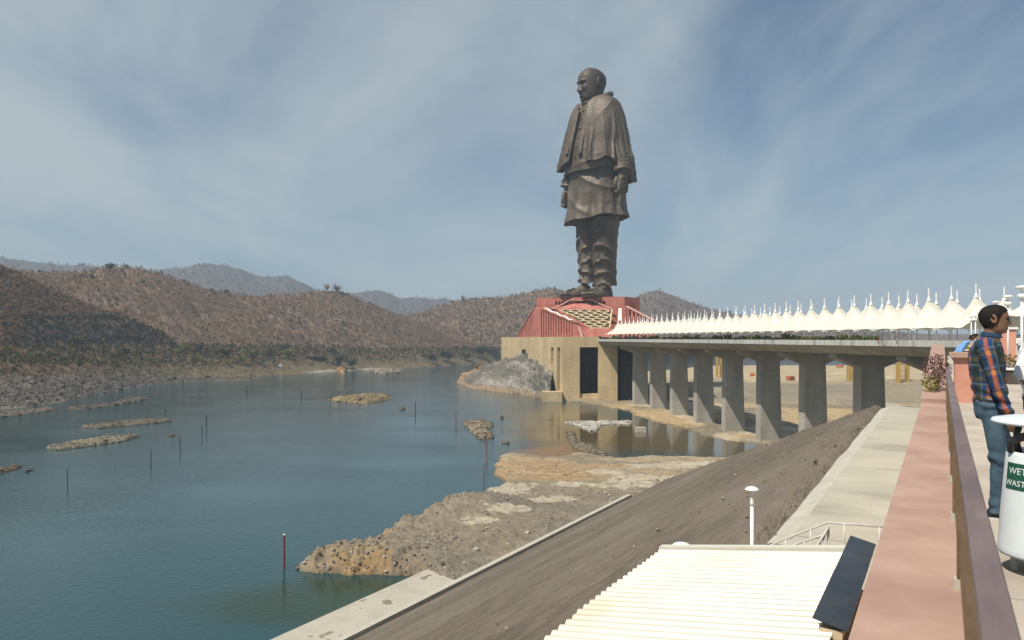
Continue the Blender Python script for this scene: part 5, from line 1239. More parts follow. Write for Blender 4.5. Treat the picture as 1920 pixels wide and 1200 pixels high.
# ------------------------------------------------------------------ the colossal bronze statue
def bronze(name, k=1.0):
    m = bpy.data.materials.new(name); m.use_nodes = True; N = m.node_tree.nodes; L = m.node_tree.links; b = N['Principled BSDF']
    b.inputs['Roughness'].default_value = .58; b.inputs['Specular IOR Level'].default_value = .45; b.inputs['Metallic'].default_value = .25
    tcn = N.new('ShaderNodeTexCoord'); mp_ = N.new('ShaderNodeMapping'); mp_.inputs['Scale'].default_value = (1, 1, .3); L.new(tcn.outputs['Object'], mp_.inputs[0])
    n = N.new('ShaderNodeTexNoise'); n.inputs['Scale'].default_value = .07; n.inputs['Detail'].default_value = 9; n.inputs['Roughness'].default_value = .62; L.new(mp_.outputs[0], n.inputs['Vector'])
    r_ = N.new('ShaderNodeValToRGB'); E = r_.color_ramp.elements; E[0].position = .30; E[1].position = .70
    E[0].color = (.064 * k, .048 * k, .036 * k, 1); E[1].color = (.185 * k, .152 * k, .112 * k, 1); e = E.new(.5); e.color = (.116 * k, .090 * k, .066 * k, 1); L.new(n.outputs['Fac'], r_.inputs[0])
    # cast panels: faint seams every few metres
    sp = N.new('ShaderNodeSeparateXYZ'); L.new(tcn.outputs['Object'], sp.inputs[0]); ad = N.new('ShaderNodeMath'); ad.operation = 'ADD'; L.new(sp.outputs['X'], ad.inputs[0]); L.new(sp.outputs['Y'], ad.inputs[1])
    cb = N.new('ShaderNodeCombineXYZ'); L.new(ad.outputs[0], cb.inputs[0]); L.new(sp.outputs['Z'], cb.inputs[1])
    bk = N.new('ShaderNodeTexBrick'); bk.inputs['Scale'].default_value = 1; bk.inputs['Brick Width'].default_value = 5.5; bk.inputs['Row Height'].default_value = 4.5; bk.inputs['Mortar Size'].default_value = .16
    bk.inputs['Color1'].default_value = (1, 1, 1, 1); bk.inputs['Color2'].default_value = (.80, .79, .77, 1); bk.inputs['Mortar'].default_value = (.7, .7, .7, 1); L.new(cb.outputs[0], bk.inputs['Vector'])
    mm = N.new('ShaderNodeMix'); mm.data_type = 'RGBA'; mm.blend_type = 'MULTIPLY'; mm.inputs['Factor'].default_value = .55; L.new(r_.outputs[0], mm.inputs['A']); L.new(bk.outputs['Color'], mm.inputs['B'])
    L.new(mm.outputs['Result'], b.inputs['Base Color'])
    n2 = N.new('ShaderNodeTexNoise'); n2.inputs['Scale'].default_value = .35; n2.inputs['Detail'].default_value = 6; L.new(tcn.outputs['Object'], n2.inputs['Vector'])
    bp = N.new('ShaderNodeBump'); bp.inputs['Strength'].default_value = .35; bp.inputs['Distance'].default_value = 1.2; L.new(n2.outputs['Fac'], bp.inputs['Height']); L.new(bp.outputs[0], b.inputs['Normal'])
    return m
BRZ = bronze('statue_bronze'); BRZD = bronze('statue_bronze_skin', .72)
BETA = R(53)
stc = dp(1120, 600, 614)
statue = empty('colossal_statue', (stc.x, stc.y, 77.75), math.pi - BETA, 'towering bronze statue of a standing bald man wrapped in a shawl', 'statue')
statue.scale = (1.085, 1.085, 1.036)
def remesh(mb_or_mesh, name, voxel, smooth=2, mat_=None, parent=None, dec=None):
    me = mb_or_mesh.mesh(name) if isinstance(mb_or_mesh, MB) else mb_or_mesh
    o = bpy.data.objects.new('tmp', me); col.objects.link(o)
    md = o.modifiers.new('r', 'REMESH'); md.mode = 'VOXEL'; md.voxel_size = voxel; md.use_smooth_shade = True
    if smooth: sm = o.modifiers.new('s', 'SMOOTH'); sm.factor = .5; sm.iterations = smooth
    dg = bpy.context.evaluated_depsgraph_get(); dg.update()
    m2 = bpy.data.meshes.new_from_object(o.evaluated_get(dg)); bpy.data.objects.remove(o); m2.name = name
    m2.materials.clear()
    return mesh_obj(name, m2, mat_, parent, True)
def ell(mb, c, r3, nu=20, nv=14, rot=None):
    P = np.zeros((nv, nu, 3))
    for i in range(nv):
        a = -math.pi / 2 + math.pi * i / (nv - 1)
        for j in range(nu):
            t = 2 * math.pi * j / nu; q = Vector((math.cos(a) * math.cos(t) * r3[0], math.cos(a) * math.sin(t) * r3[1], math.sin(a) * r3[2]))
            if rot: q = rot @ q
            P[i, j] = (c[0] + q.x, c[1] + q.y, c[2] + q.z)
    mb.closed(P[1:-1])
def ridge(p, sharp=2.0): return (1 - np.abs(np.sin(p))) ** sharp
def prof(z, tab):
    t = np.array(tab, float); o = np.argsort(t[:, 0]); t = t[o]; return [np.interp(z, t[:, 0], t[:, i]) for i in range(1, t.shape[1])]

# shawl
SHP = [(160.5, 8.6, 8.4), (159, 9.8, 8.8), (157, 13.5, 10), (154, 19.0, 12.4), (150, 22.2, 14.4), (145, 24.0, 16), (140, 25.2, 17.4), (134, 26.2, 18.6), (126, 27.6, 20.2), (117, 28.6, 21.8), (108, 30.8, 23.6), (98, 32.2, 24.2), (86, 32.0, 24.0)]
nz, nth_ = 120, 260
th = np.linspace(R(9), R(345), nth_)           # from his right front, round the back, to his left front
hem = np.interp(np.degrees(th), [9, 30, 60, 100, 150, 190, 230, 262, 280, 310, 345], [110, 107, 104, 101, 95, 90, 91, 95, 101, 103.5, 104])
topz_ = np.interp(np.degrees(th), [9, 30, 90, 180, 270, 330, 345], [150, 154, 159, 161, 160, 156, 152])
v_ = np.linspace(0, 1, nz)[:, None]
Z = topz_[None] * (1 - v_) + hem[None] * v_; TH = np.broadcast_to(th[None], Z.shape)
rx, ry = prof(Z, SHP)
low = sstep(150, 105, Z)
fold = low * (1.3 * np.sin(7 * TH + .8 * np.sin(Z / 19.0) + 1.0) + .6 * np.sin(13 * TH - Z / 24.0 + .5) + 3.0 * ridge(4.5 * TH + Z / 60.0 + .4, 3.5) + 1.8 * ridge(7.5 * TH - Z / 45.0, 4) - 1.4) + .5 * fbm(TH * 5, Z / 22, 601, 3) * low
fold += .7 * ridge(Z / 9.0 + TH * 2.3, 3) * sstep(160, 150, Z) * sstep(128, 145, Z)   # creases off the shoulder
open_in = np.exp(-((TH - R(345)) / R(7)) ** 2) * .9 + np.exp(-((TH - R(9)) / R(7)) ** 2) * .9
fac = 1 + (fold + open_in) / 26.0
hemroll = np.exp(-((v_ - 1) / .02) ** 2) * .3
X_ = np.sin(TH) * (rx * fac + hemroll); Y_ = np.cos(TH) * (ry * fac + hemroll) + 1.2
Zs = Z + sstep(.7, 1, v_) * (1.5 * np.sin(5 * TH + .6) + .9 * np.sin(11 * TH) + 2.0 * fbm(TH * 2, TH * 0, 603, 3))
# the opening's right edge swings aside with height
sh = MB(); G = np.stack([X_, Y_, Zs], -1); sh.grid(G)
o = sh.build('shawl', BRZ, statue, True); md = o.modifiers.new('thick', 'SOLIDIFY'); md.thickness = 1.7; md.offset = -1
# rolled edge of the shawl round the neck, running down the left breast
pth = []
for a, rr_, z_, fwd in [(14, 13.0, 143, 3.0), (22, 12.2, 149, 2.6), (45, 11.4, 154, 1.4), (90, 10.6, 158.5, .6), (140, 10.4, 161.3, 0), (180, 10.4, 162.0, -.3), (220, 10.6, 161.8, 0), (255, 11.0, 160, .4), (290, 11.8, 156.5, 1.0), (318, 13.0, 151, 2.0), (334, 15.0, 144, 2.6), (341, 17.4, 134, 2.6), (344, 20.5, 122, 2.2), (345, 23.6, 109, 1.8)]:
    k_ = R(a); pth.append((math.sin(k_) * rr_ * 1.02, math.cos(k_) * rr_ * .98 + fwd * .5, z_))
def smooth_path(p, n=60):
    p = np.array(p, float); t = np.linspace(0, 1, len(p)); tt = np.linspace(0, 1, n); q = np.stack([np.interp(tt, t, p[:, i]) for i in range(3)], -1)
    for _ in range(4): q[1:-1] = (q[:-2] + 2 * q[1:-1] + q[2:]) / 4
    return [Vector(a) for a in q]
q = smooth_path(pth); m = MB(); m.tube(q, [1.5 + 1.0 * math.sin(min(1, i / 40) * math.pi) for i in range(60)], 14); m.build('shawl_roll', BRZ, statue, True)
# folded cloth end hanging from his right arm
m = MB(); n_ = 40; zz_ = np.linspace(147, 106, n_)[:, None]; tt_ = np.linspace(R(6), R(34), 26)[None]
rx_, ry_ = prof(zz_ * np.ones_like(tt_), SHP); ff = 1.045 + .02 * np.sin(tt_ * 40 + zz_ / 12)
m.grid(np.stack([np.sin(tt_) * rx_ * ff, np.cos(tt_) * ry_ * ff + 1.2, zz_ + 0 * tt_ - 3.0 * (tt_ / R(34)) * sstep(120, 106, zz_)], -1)); o = m.build('shawl_end', BRZ, statue, True); md = o.modifiers.new('thick', 'SOLIDIFY'); md.thickness = 1.8; md.offset = -1

# jacket (front panel) and long tunic
def tube_part(name, ztab, z0, z1, nzp, foldf, mat_, yo=1.2, hemf=None, inner=True, nt_=160):
    th_ = np.linspace(0, 2 * math.pi, nt_, endpoint=False); vv_ = np.linspace(0, 1, nzp)[:, None]
    zb = (np.full(nt_, z1) if hemf is None else hemf(th_))[None]; Zp = z0 * (1 - vv_) + zb * vv_; T_ = np.broadcast_to(th_[None], Zp.shape)
    a_, b_ = prof(Zp, ztab)[:2]; fo = foldf(T_, Zp); X = np.sin(T_) * (a_ + fo); Y = np.cos(T_) * (b_ + fo) + yo
    g_ = np.stack([X, Y, Zp], -1)
    if inner:   # turn the hem inwards so that the underside is closed
        c_ = g_[-1].mean(0); last = g_[-1]
        g_ = np.concatenate([g_, (last * .955 + c_ * .045)[None], (last * .93 + c_ * .07 + np.array([0, 0, 5.0]))[None], (last * .3 + c_ * .7 + np.array([0, 0, 6.0]))[None]], 0)
    mb = MB(); mb.grid(g_, wrap=True, flip=True); return mb.build(name, mat_, statue, True)
JT = [(157, 8.0, 7.8), (153, 10.5, 9.4), (148, 15, 12.0), (140, 19.6, 14.9), (134, 21.2, 16.4), (126, 23.2, 18.3), (117, 25.4, 20.3), (108, 26.2, 21.4), (98, 26.0, 21.6), (90, 25, 20.6)]
def jf(T_, Z_): return .35 * np.sin(9 * T_ + Z_ / 12) * sstep(145, 110, Z_) + .9 * ridge(Z_ / 7.0 + 1.2 * np.cos(T_ - .3), 3) * sstep(128, 104, Z_) * .8 + .5 * fbm(T_ * 4, Z_ / 12, 611, 3)
tube_part('jacket', JT, 157, 97, 90, jf, BRZ, 1.2, lambda t: 99.0 + 2.2 * np.cos(t - .6) * -1 + .6 * np.sin(3 * t))
m = MB(); m.grid(np.array([[(math.sin(t) * (8.2 + .8 * k_), math.cos(t) * (8.0 + .8 * k_) + 1.4, 152.6 + 3.4 * (k_ != 1) * (1 if k_ == 0 else 0) + .0) for t in np.linspace(0, 2 * math.pi, 40, endpoint=False)] for k_ in range(2)]), wrap=True); m.build('collar_band', BRZ, statue, True)
m = MB()
for zb_ in (146, 139, 131.5, 124, 116, 108.5):
    a_, b_ = prof(zb_, JT); t_ = R(-1); ell(m, (math.sin(t_) * a_, math.cos(t_) * (b_ + .5) + 1.2, zb_), (.75, .7, .75), 8, 6)
m.build('buttons', BRZD, statue, True)
TU = [(112, 24.5, 20.2), (100, 23.6, 19.4), (96, 23.0, 18.6), (83, 24.2, 19.3), (70, 25.0, 19.6), (61, 27.0, 21.2), (56, 28.0, 22.0)]
def tf(T_, Z_):
    lowz = sstep(100, 62, Z_)
    d1 = 1.7 * ridge((Z_ + 20 * np.cos(T_ - R(-70))) / 8.2, 2.6) * np.exp(-(((T_ - R(330)) + math.pi) % (2 * math.pi) - math.pi) ** 2 / 1.6) * sstep(60, 68, Z_)
    d2 = lowz * (.8 * np.sin(8 * T_ + Z_ / 26) + .6 * np.sin(15 * T_ + 1.0))
    return d1 + d2 + .6 * fbm(T_ * 4, Z_ / 9, 621, 3)
tube_part('tunic', TU, 112, 61, 90, tf, BRZ, .6, lambda t: 61.6 + 2.0 * np.cos(t - R(235)) + .8 * np.sin(5 * t))

# legs wrapped in cloth
def leg(name, cr, cf, ztab, z0, z1, seed, lean=(0, 0)):
    nt_, nzp = 110, 130; th_ = np.linspace(0, 2 * math.pi, nt_, endpoint=False); vv_ = np.linspace(0, 1, nzp)[:, None]
    hemz = z1 + 1.8 * np.cos(th_ - R(160)) + .6 * np.sin(3 * th_); Zp = z0 * (1 - vv_) + hemz[None] * vv_; T_ = np.broadcast_to(th_[None], Zp.shape)
    a_, b_ = prof(Zp, ztab)[:2]
    ph = (Zp + 13 * (1 - np.cos(T_ - R(-40)))) / 3.3 + 1.3 * fbm(T_ * 1.2 + seed, Zp / 14, seed, 3)
    fo = 2.5 * ridge(ph * 1.02, 2.6) * (.4 + .7 * np.clip(np.cos(T_ - R(-30)), -.2, 1)) * (.45 + .75 * sstep(-.5, .4, fbm(T_ * .9 + seed, Zp / 9, seed + 7, 2))) + .9 * fbm(T_ * 2.5, Zp / 18, seed + 1, 4) + .55 * np.sin(9 * T_ + Zp / 16) * np.clip(-np.cos(T_ - R(-30)) + .3, 0, 1)
    fo *= sstep(z0, z0 - 12, Zp) * .8 + .2
    tl = (z0 - Zp) / (z0 - z1)
    g_ = np.stack([np.sin(T_) * (a_ + fo) + cr + lean[0] * tl, np.cos(T_) * (b_ + fo) + cf + lean[1] * tl, Zp], -1)
    c_ = g_[-1].mean(0); last = g_[-1]; g_ = np.concatenate([g_, (last * .92 + c_ * .08)[None], (last * .8 + c_ * .2 + np.array([0, 0, 3.]))[None], (last * .2 + c_ * .8 + np.array([0, 0, 3.]))[None]], 0)
    mb = MB(); mb.grid(g_, wrap=True, flip=True); return mb.build(name, BRZ, statue, True)
leg('wrapped_leg', -7.0, .5, [(72, 12.0, 12.0), (58, 11.0, 11.2), (45, 9.6, 9.9), (30, 8.6, 9.0), (15, 7.8, 8.4), (8, 7.6, 8.4)], 72, 9.0, 701, (-.4, -1.2))
leg('wrapped_leg', 6.6, 4.0, [(72, 10.4, 10.4), (55, 8.4, 9.0), (45, 7.6, 8.2), (30, 6.7, 7.4), (18, 6.0, 6.8), (12, 6.0, 7.0)], 72, 13.0, 731, (-1.4, 0))
# feet in sandals
def foot(cr, cf, yaw):
    rt = Matrix.Rotation(yaw, 3, 'Z'); ft = empty_part('foot', statue)
    mb = MB(); P_ = []
    for s_, w_, h_ in [(-7.5, 1.0, 3.0), (-7, 3.2, 6.5), (-5, 4.4, 10.5), (-2, 4.8, 12.5), (1, 4.7, 12.0), (4, 4.8, 9.2), (8, 5.3, 6.9), (12, 5.9, 5.3), (15.5, 5.9, 4.3), (17.2, 5.4, 3.6)]:
        P_.append([tuple(rt @ Vector((math.cos(t) * w_, s_, max(0.9, .9 + (h_ - .9) * max(0, math.sin(t)) ** .8))) + Vector((cr, cf, 0))) for t in np.linspace(0, 2 * math.pi, 28, endpoint=False)])
    mb.closed(np.array(P_)[:, ::-1])
    for k_, (tx, ln, r_) in enumerate([(-4.3, 4.6, 1.9), (-1.9, 4.2, 1.45), (.3, 3.8, 1.35), (2.4, 3.2, 1.25), (4.3, 2.5, 1.15)]):
        sx = tx if cr > 0 else -tx; c_ = rt @ Vector((sx, 16.2 + ln * .4, 2.5)) + Vector((cr, cf, 0)); ell(mb, c_, (r_, ln * .62, r_ * 1.05), 12, 8, rt)
    mb2 = remesh(mb, 'foot', .4, 2, BRZ, statue)
    bpy.data.objects.remove(ft)
    sole = MB(); sole.prism([tuple((rt @ Vector((x, y, 0)) + Vector((cr, cf, 0)))[:2]) for x, y in [(-3.6, -8.2), (3.6, -8.2), (5.2, -4), (5.2, 4), (6.6, 12), (6.2, 18.5), (3, 21.5), (-3, 21.5), (-6.2, 18.5), (-6.6, 12), (-5.2, 4), (-5.2, -4)]], 0.0, 1.15); sole.build('sandal_sole', BRZD, mb2)
    st_ = MB()
    for (ya, xb, za) in ((9.0, 5.6, 7.1), (12.2, 6.2, 5.9)):
        st_.tube([rt @ Vector((math.cos(t) * xb, ya, .9 + (za - .6) * math.sin(t) ** .8 if math.sin(t) > 0 else .9)) + Vector((cr, cf, 0)) for t in np.linspace(0, math.pi, 18)], .75, 8)
    st_.build('sandal_strap', BRZD, mb2, True)
    return mb2
def empty_part(name, parent):
    o = bpy.data.objects.new(name, None); col.objects.link(o); o.parent = parent; return o
foot(-8.0, 1.0, R(6)); foot(6.0, 9.0, R(-6))

# sleeves and fists
def arm(sgn, sh_pt, el, wr, fist):
    mb = MB(); pts = smooth_path([sh_pt, el, wr], 30); rad = [5.6 + .4 * math.sin(i * 1.1) + (1.6 * (i / 29)) for i in range(30)]; mb.tube(pts, rad, 20)
    o = remesh(mb, 'sleeve', .55, 3, BRZ, statue)
    d = (Vector(fist) - Vector(wr)).normalized(); f_ = Vector((0, 1, 0)); s_ = Vector((sgn, 0, 0)); hb_ = MB()
    hb_.tube([Vector(wr) - d * 4, Vector(wr) + d * 3, Vector(wr) + d * 5], [4.2, 3.8, 4.0], 16)
    ell(hb_, Vector(wr) + d * 8.6, (3.3, 5.4, 6.0), 20, 14)
    for k_ in range(4):                          # fingers curled round into the palm
        o_ = (k_ - 1.5) * 2.55; kn = Vector(wr) + d * (12.3 - abs(k_ - 1) * .5) + f_ * (-o_ * 1.0) + s_ * 1.6
        p1 = kn + d * 3.4 + s_ * .2; p2 = p1 + d * .6 - s_ * 3.2; p3 = p2 - d * 3.2 - s_ * .8
        hb_.tube(smooth_path([kn - d * 2.5, kn, p1, p2, p3], 14), [1.35] * 9 + [1.28, 1.2, 1.15, 1.1, 1.0], 10)
    tb = Vector(wr) + d * 6 + f_ * 4.6 - s_ * .6
    hb_.tube(smooth_path([tb - d * 2.0, tb + d * 2.2 + f_ * 1.2, tb + d * 6.2 + f_ * .2 - s_ * 1.0, tb + d * 8.4 - f_ * 2.0 - s_ * 1.6], 12), [1.7] * 6 + [1.55, 1.5, 1.4, 1.3, 1.2, 1.0], 10)
    h_ = remesh(hb_, 'hand', .34, 1, BRZ, statue)
arm(-1, (-22.5, 0, 114), (-25.0, -.5, 104), (-28.6, 2.0, 94), (-28.6, 3.5, 82))
arm(1, (20, 2, 114), (23.5, 3.0, 104), (26.0, 5.6, 91), (26.2, 7.0, 79))

# head: one shape used for the statue and for people (28.5 units tall)
def head_mesh(hair_shell=False, bald=True):
    nzh, nph = 130, 128
    T = [(0, 5.6, -1.0, 3.4), (.05, 8.4, -3.4, 6.0), (.12, 9.8, -6.0, 7.5), (.2, 10.1, -8.2, 8.3), (.3, 10.2, -9.8, 8.9), (.4, 10.3, -11.2, 9.25), (.5, 10.5, -12.3, 9.45), (.6, 10.9, -12.9, 9.6), (.7, 10.7, -12.8, 9.5), (.8, 9.7, -11.7, 8.8), (.88, 8.0, -9.8, 7.4), (.94, 5.8, -7.4, 5.5), (.98, 3.4, -4.6, 3.3), (1.0, .6, -1.2, .6)]
    tt = np.array(T); hs = (.5 - .5 * np.cos(np.pi * np.linspace(0, 1, nzh)))[:, None]
    ph = np.linspace(0, 2 * math.pi, nph, endpoint=False)[None]
    yf, yb, ww = [np.interp(hs, tt[:, 0], tt[:, i]) for i in (1, 2, 3)]
    for arr in (yf, yb, ww):
        for _ in range(3): arr[1:-1] = (arr[:-2] + 2 * arr[1:-1] + arr[2:]) / 4
    sn, cs = np.sin(ph), np.cos(ph)
    X = ww * np.sign(sn) * np.abs(sn) ** .88; Y = np.where(cs > 0, yf, -yb) * np.sign(cs) * np.abs(cs) ** .9
    Hh = hs * np.ones_like(ph); front = np.clip(cs, 0, 1) ** .6
    Z = Hh * 28.5 - 14.25
    if hair_shell:
        line = np.interp(cs, [-1, -.2, .05, .25, .5, 1], [.19, .24, .34, .58, .73, .77]) * np.ones_like(Hh)
        inside = sstep(0, .035, Hh - line)
        k_ = .93 + inside * (.19 + .03 * fbm(ph * 6 + 0 * Hh, Hh * 14, 801, 3)) + .03 * inside * sstep(.8, 1, Hh)
        mb = MB(); mb.closed(np.stack([X * k_, Y * k_ - .2 * inside, Z * (1 + .065 * inside * sstep(.6, 1, Hh))], -1)[:, ::-1]); return mb
    def g(x0, h0, sx, sh_): return np.exp(-((X - x0) / sx) ** 2 - ((Hh - h0) / sh_) ** 2)
    nose = np.interp(Hh, [.285, .305, .335, .37, .42, .50, .565, .62], [0, 1.5, 2.9, 3.3, 2.5, 1.5, .7, 0]); nsig = np.interp(Hh, [.3, .36, .45, .6], [1.9, 1.7, 1.05, 1.2])
    Yn = Y + front * nose * np.exp(-(X / nsig) ** 2)
    for s_ in (-1, 1):
        Yn = Yn + front * (-1.9 * g(s_ * 3.4, .525, 2.1, .042) + .8 * g(s_ * 3.4, .52, 1.25, .024) + 1.1 * g(s_ * 3.3, .60, 3.0, .028) + .8 * g(s_ * 5.0, .40, 2.4, .07) + .9 * g(s_ * 1.8, .325, .9, .03) - .7 * g(s_ * 4.3, .27, .9, .09) - .5 * g(s_ * 3.2, .465, 2.2, .012))
    Yn = Yn + front * (.75 * g(0, .25, 2.6, .022) + .9 * g(0, .195, 2.3, .022) - 1.0 * g(0, .222, 2.9, .010) - .6 * g(0, .145, 2.6, .018) + 1.0 * g(0, .07, 2.6, .045))
    if bald:
        hair = sstep(.45, .5, Hh) * sstep(.86, .76, Hh) * sstep(.35, -.1, cs)
        X = X * (1 + .03 * hair) + hair * .18 * np.sin(Hh * 90 + 9 * ph); Yn = np.where(cs < .2, Yn * (1 + .03 * hair), Yn)
    mb = MB(); mb.closed(np.stack([X, Yn, Z], -1)[:, ::-1])
    for s_ in (-1, 1):                           # ears
        c_ = Vector((s_ * 9.7, -2.0, .6)); rt = Matrix.Rotation(s_ * R(-22), 3, 'Z') @ Matrix.Rotation(R(12), 3, 'X')
        ring = [c_ + rt @ Vector((s_ * .9, math.cos(t) * 2.1, math.sin(t) * 3.9 - .35 * math.cos(t))) for t in np.linspace(0, 2 * math.pi, 26)]
        mb.tube(ring, [.85 if i < 16 else .75 for i in range(26)], 8); ell(mb, c_, (.7, 1.9, 3.5), 14, 10, rt); ell(mb, c_ + rt @ Vector((s_ * .6, .5, -3.6)), (.9, 1.3, 1.3), 10, 8, rt)
    return mb
def head():
    mb = head_mesh()
    mb.tube([(0, -4.0, -26), (0, -3.6, -18), (0, -2.9, -8), (0, -2.0, 0)], [9.6, 7.9, 7.7, 6.5], 24)
    ell(mb, (0, 4.0, -14.2), (5.2, 5.0, 3.2), 18, 12)     # soft flesh under the chin
    o = remesh(mb, 'head', .3, 1, BRZD, statue)
    o.scale = (.90, .92, .98); o.location = (2.0, 4.6, 168.0); o.rotation_euler = (R(-4), 0, R(-14)); return o
head()
# ------------------------------------------------------------------ people
SKIN = mat('brown_skin', (.17, .085, .05), (.23, .12, .072), scale=14, rough=.5, spec=.4, coords='obj')
HAIR = mat('black_hair', (.008, .007, .007), (.016, .013, .012), scale=40, rough=.75, spec=.2, bump=.5, bscale=120, bdist=.01, coords='obj')
DENIM = mat('blue_denim', (.035, .065, .10), (.075, .125, .165), scale=7, rough=.85, bump=.4, bscale=22, bdist=.02, coords='obj', stretch=(1, 1, .5))
SHOE = mat('dark_shoe', (.02, .022, .03), (.04, .042, .05), scale=20, rough=.6)
SOLE = mat('pale_sole', (.5, .48, .45), (.6, .58, .55), scale=20, rough=.7)
def plaid_mat():
    m = bpy.data.materials.new('plaid_cotton'); m.use_nodes = True; N = m.node_tree.nodes; b = N['Principled BSDF']; b.inputs['Roughness'].default_value = .85; b.inputs['Specular IOR Level'].default_value = .15
    at = N.new('ShaderNodeVertexColor'); at.layer_name = 'tint'; m.node_tree.links.new(at.outputs[0], b.inputs['Base Color']); return m
PLAID = plaid_mat()
def cloth(name, c1, c2): return mat(name, c1, c2, scale=9, rough=.85, bump=.25, bscale=25, bdist=.02, coords='obj', spec=.15)
SUNG = mat('dark_lens', (.006, .006, .007), (.01, .01, .011), scale=5, rough=.12, spec=.6)
def seg_dist(P, a, b):
    a, b = np.array(a), np.array(b); d = b - a; t = np.clip(((P - a) @ d) / (d @ d), 0, 1); c = a + t[:, None] * d; return np.linalg.norm(P - c, axis=1), t, P - c
def rings(mb, tab, n=28, power=.9):
    """closed stack of rounded rings: (z, half width, half depth, centre y[, centre x])"""
    P = []
    for row in tab:
        z, a, b, cy = row[:4]; cx = row[4] if len(row) > 4 else 0
        P.append([(cx + a * math.copysign(abs(math.sin(t)) ** power, math.sin(t)), cy + b * math.copysign(abs(math.cos(t)) ** power, math.cos(t)), z) for t in np.linspace(0, 2 * math.pi, n, endpoint=False)])
    mb.closed(np.array(P)[:, ::-1])
def person(label, loc_, rz, arms, shirt, trousers, vox=.011, lean=0.0, head_yaw=0.0, legs=None, plaid=False, glasses=False, hair=True, scale=1.0, group=None, tuck=.94, detail=True):
    p = empty('person', loc_, rz, label, 'person', group); p.scale = (scale,) * 3
    legs = legs or [((.095, .0, .90), (.10, .03, .49), (.10, .0, .07)), ((-.095, .0, .90), (-.10, .08, .49), (-.11, .10, .07))]
    def bend(me):
        if lean:
            for v in me.vertices:
                if v.co.z > .92:
                    q = v.co.z - .92; v.co.y += math.sin(lean) * q; v.co.z = .92 + (v.co.z - .92) * math.cos(lean)
        return me
    hs = .235 / 28.5; hc = Vector((0, .035, 1.60)); rt = Matrix.Rotation(head_yaw, 3, 'Z')
    def add_head(dst, src):
        b0 = len(dst.v); dst.v += [tuple(rt @ (Vector(v) * hs) + hc) for v in src.v]; dst.f += [tuple(i + b0 for i in f) for f in src.f]
    # skin: one continuous body
    body = MB(); add_head(body, head_mesh(bald=False))
    body.tube([(0, -.02, 1.38), (0, .0, 1.46), (0, .012, 1.53), (0, .02, 1.58)], [.075, .06, .056, .055], 18)
    rings(body, [(.86, .14, .09, 0), (1.0, .14, .09, -.01), (1.15, .15, .095, -.02), (1.3, .165, .10, -.03), (1.40, .14, .07, -.02), (1.44, .07, .05, 0)])
    for sx, (sh_, el_, wr_, hd) in zip((1, -1), arms):
        body.tube(smooth_path([sh_, el_, wr_], 18), [.052] * 6 + [.045] * 6 + [.036, .034, .031, .029, .028, .028], 14)
        wr_, hd = Vector(wr_), Vector(hd); d = (hd - wr_).normalized(); side = Vector((sx, 0, 0)); side = (side - d * side.dot(d)).normalized(); fw = d.cross(side).normalized()
        if fw.y < 0: fw = -fw
        rtm = Matrix((fw, side, d)).transposed()
        ell(body, wr_ + d * .05, (.040, .019, .055), 16, 10, rtm)
        if detail:
            for k in range(4):
                o = (1.5 - k) * .019; ln = [.062, .07, .066, .052][k]; kn = wr_ + d * .088 + fw * o
                pth = smooth_path([kn - d * .02, kn + d * .012, kn + d * (ln * .55) - side * .012, kn + d * (ln * .8) - side * .034, kn + d * (ln * .72) - side * .052], 10)
                body.tube(pth, [.0105] * 5 + [.0098, .0094, .009, .0085, .0075], 8)
            tb = wr_ + d * .03 + fw * .032
            body.tube(smooth_path([tb - d * .012, tb + d * .028 + fw * .018 - side * .008, tb + d * .058 + fw * .014 - side * .018, tb + d * .078 + fw * .004 - side * .026], 10), [.0125] * 5 + [.0115, .011, .0105, .010, .009], 8)
    for hp, kn, an in legs:
        body.tube(smooth_path([hp, kn, an], 16), [.06] * 6 + [.045] * 5 + [.04, .038, .036, .034, .034], 12)
    bo = remesh(body, 'body', vox * .62, 1, SKIN, p); bend(bo.data)
    # shirt
    sh = MB(); rings(sh, [(tuck, .163, .115, .0), (tuck + .06, .168, .122, -.002), (1.08, .170, .122, -.012), (1.18, .182, .128, -.02), (1.28, .195, .13, -.028), (1.35, .195, .118, -.028), (1.40, .165, .095, -.022), (1.435, .11, .078, -.01), (1.46, .078, .068, .0), (1.475, .07, .064, .004)])
    for sx, (s0_, e0, w0, hd) in zip((1, -1), arms):
        sh.tube(smooth_path([Vector(s0_) - Vector((sx * .05, 0, 0)), s0_, e0, w0], 26), [.075] * 7 + [.073, .07, .067, .064, .062, .061, .06, .058, .056, .054, .052, .05, .048, .046, .044, .043, .043, .044, .044], 18)
    so = remesh(sh, 'shirt', vox, 2, shirt, p)
    me = so.data; P = np.array([v.co[:] for v in me.vertices])
    wr_n = fbm(P[:, 0] * 14 + P[:, 1] * 9, P[:, 2] * 20, 811, 3) * .008 + .006 * np.sin(P[:, 2] * 70 + P[:, 1] * 30 + 3 * fbm(P[:, 0] * 8, P[:, 2] * 8, 812, 2)) * sstep(1.2, .98, P[:, 2])
    NN = np.array([v.normal[:] for v in me.vertices]); P2 = P + NN * wr_n[:, None]
    me.vertices.foreach_set('co', P2.reshape(-1).astype(np.float32))
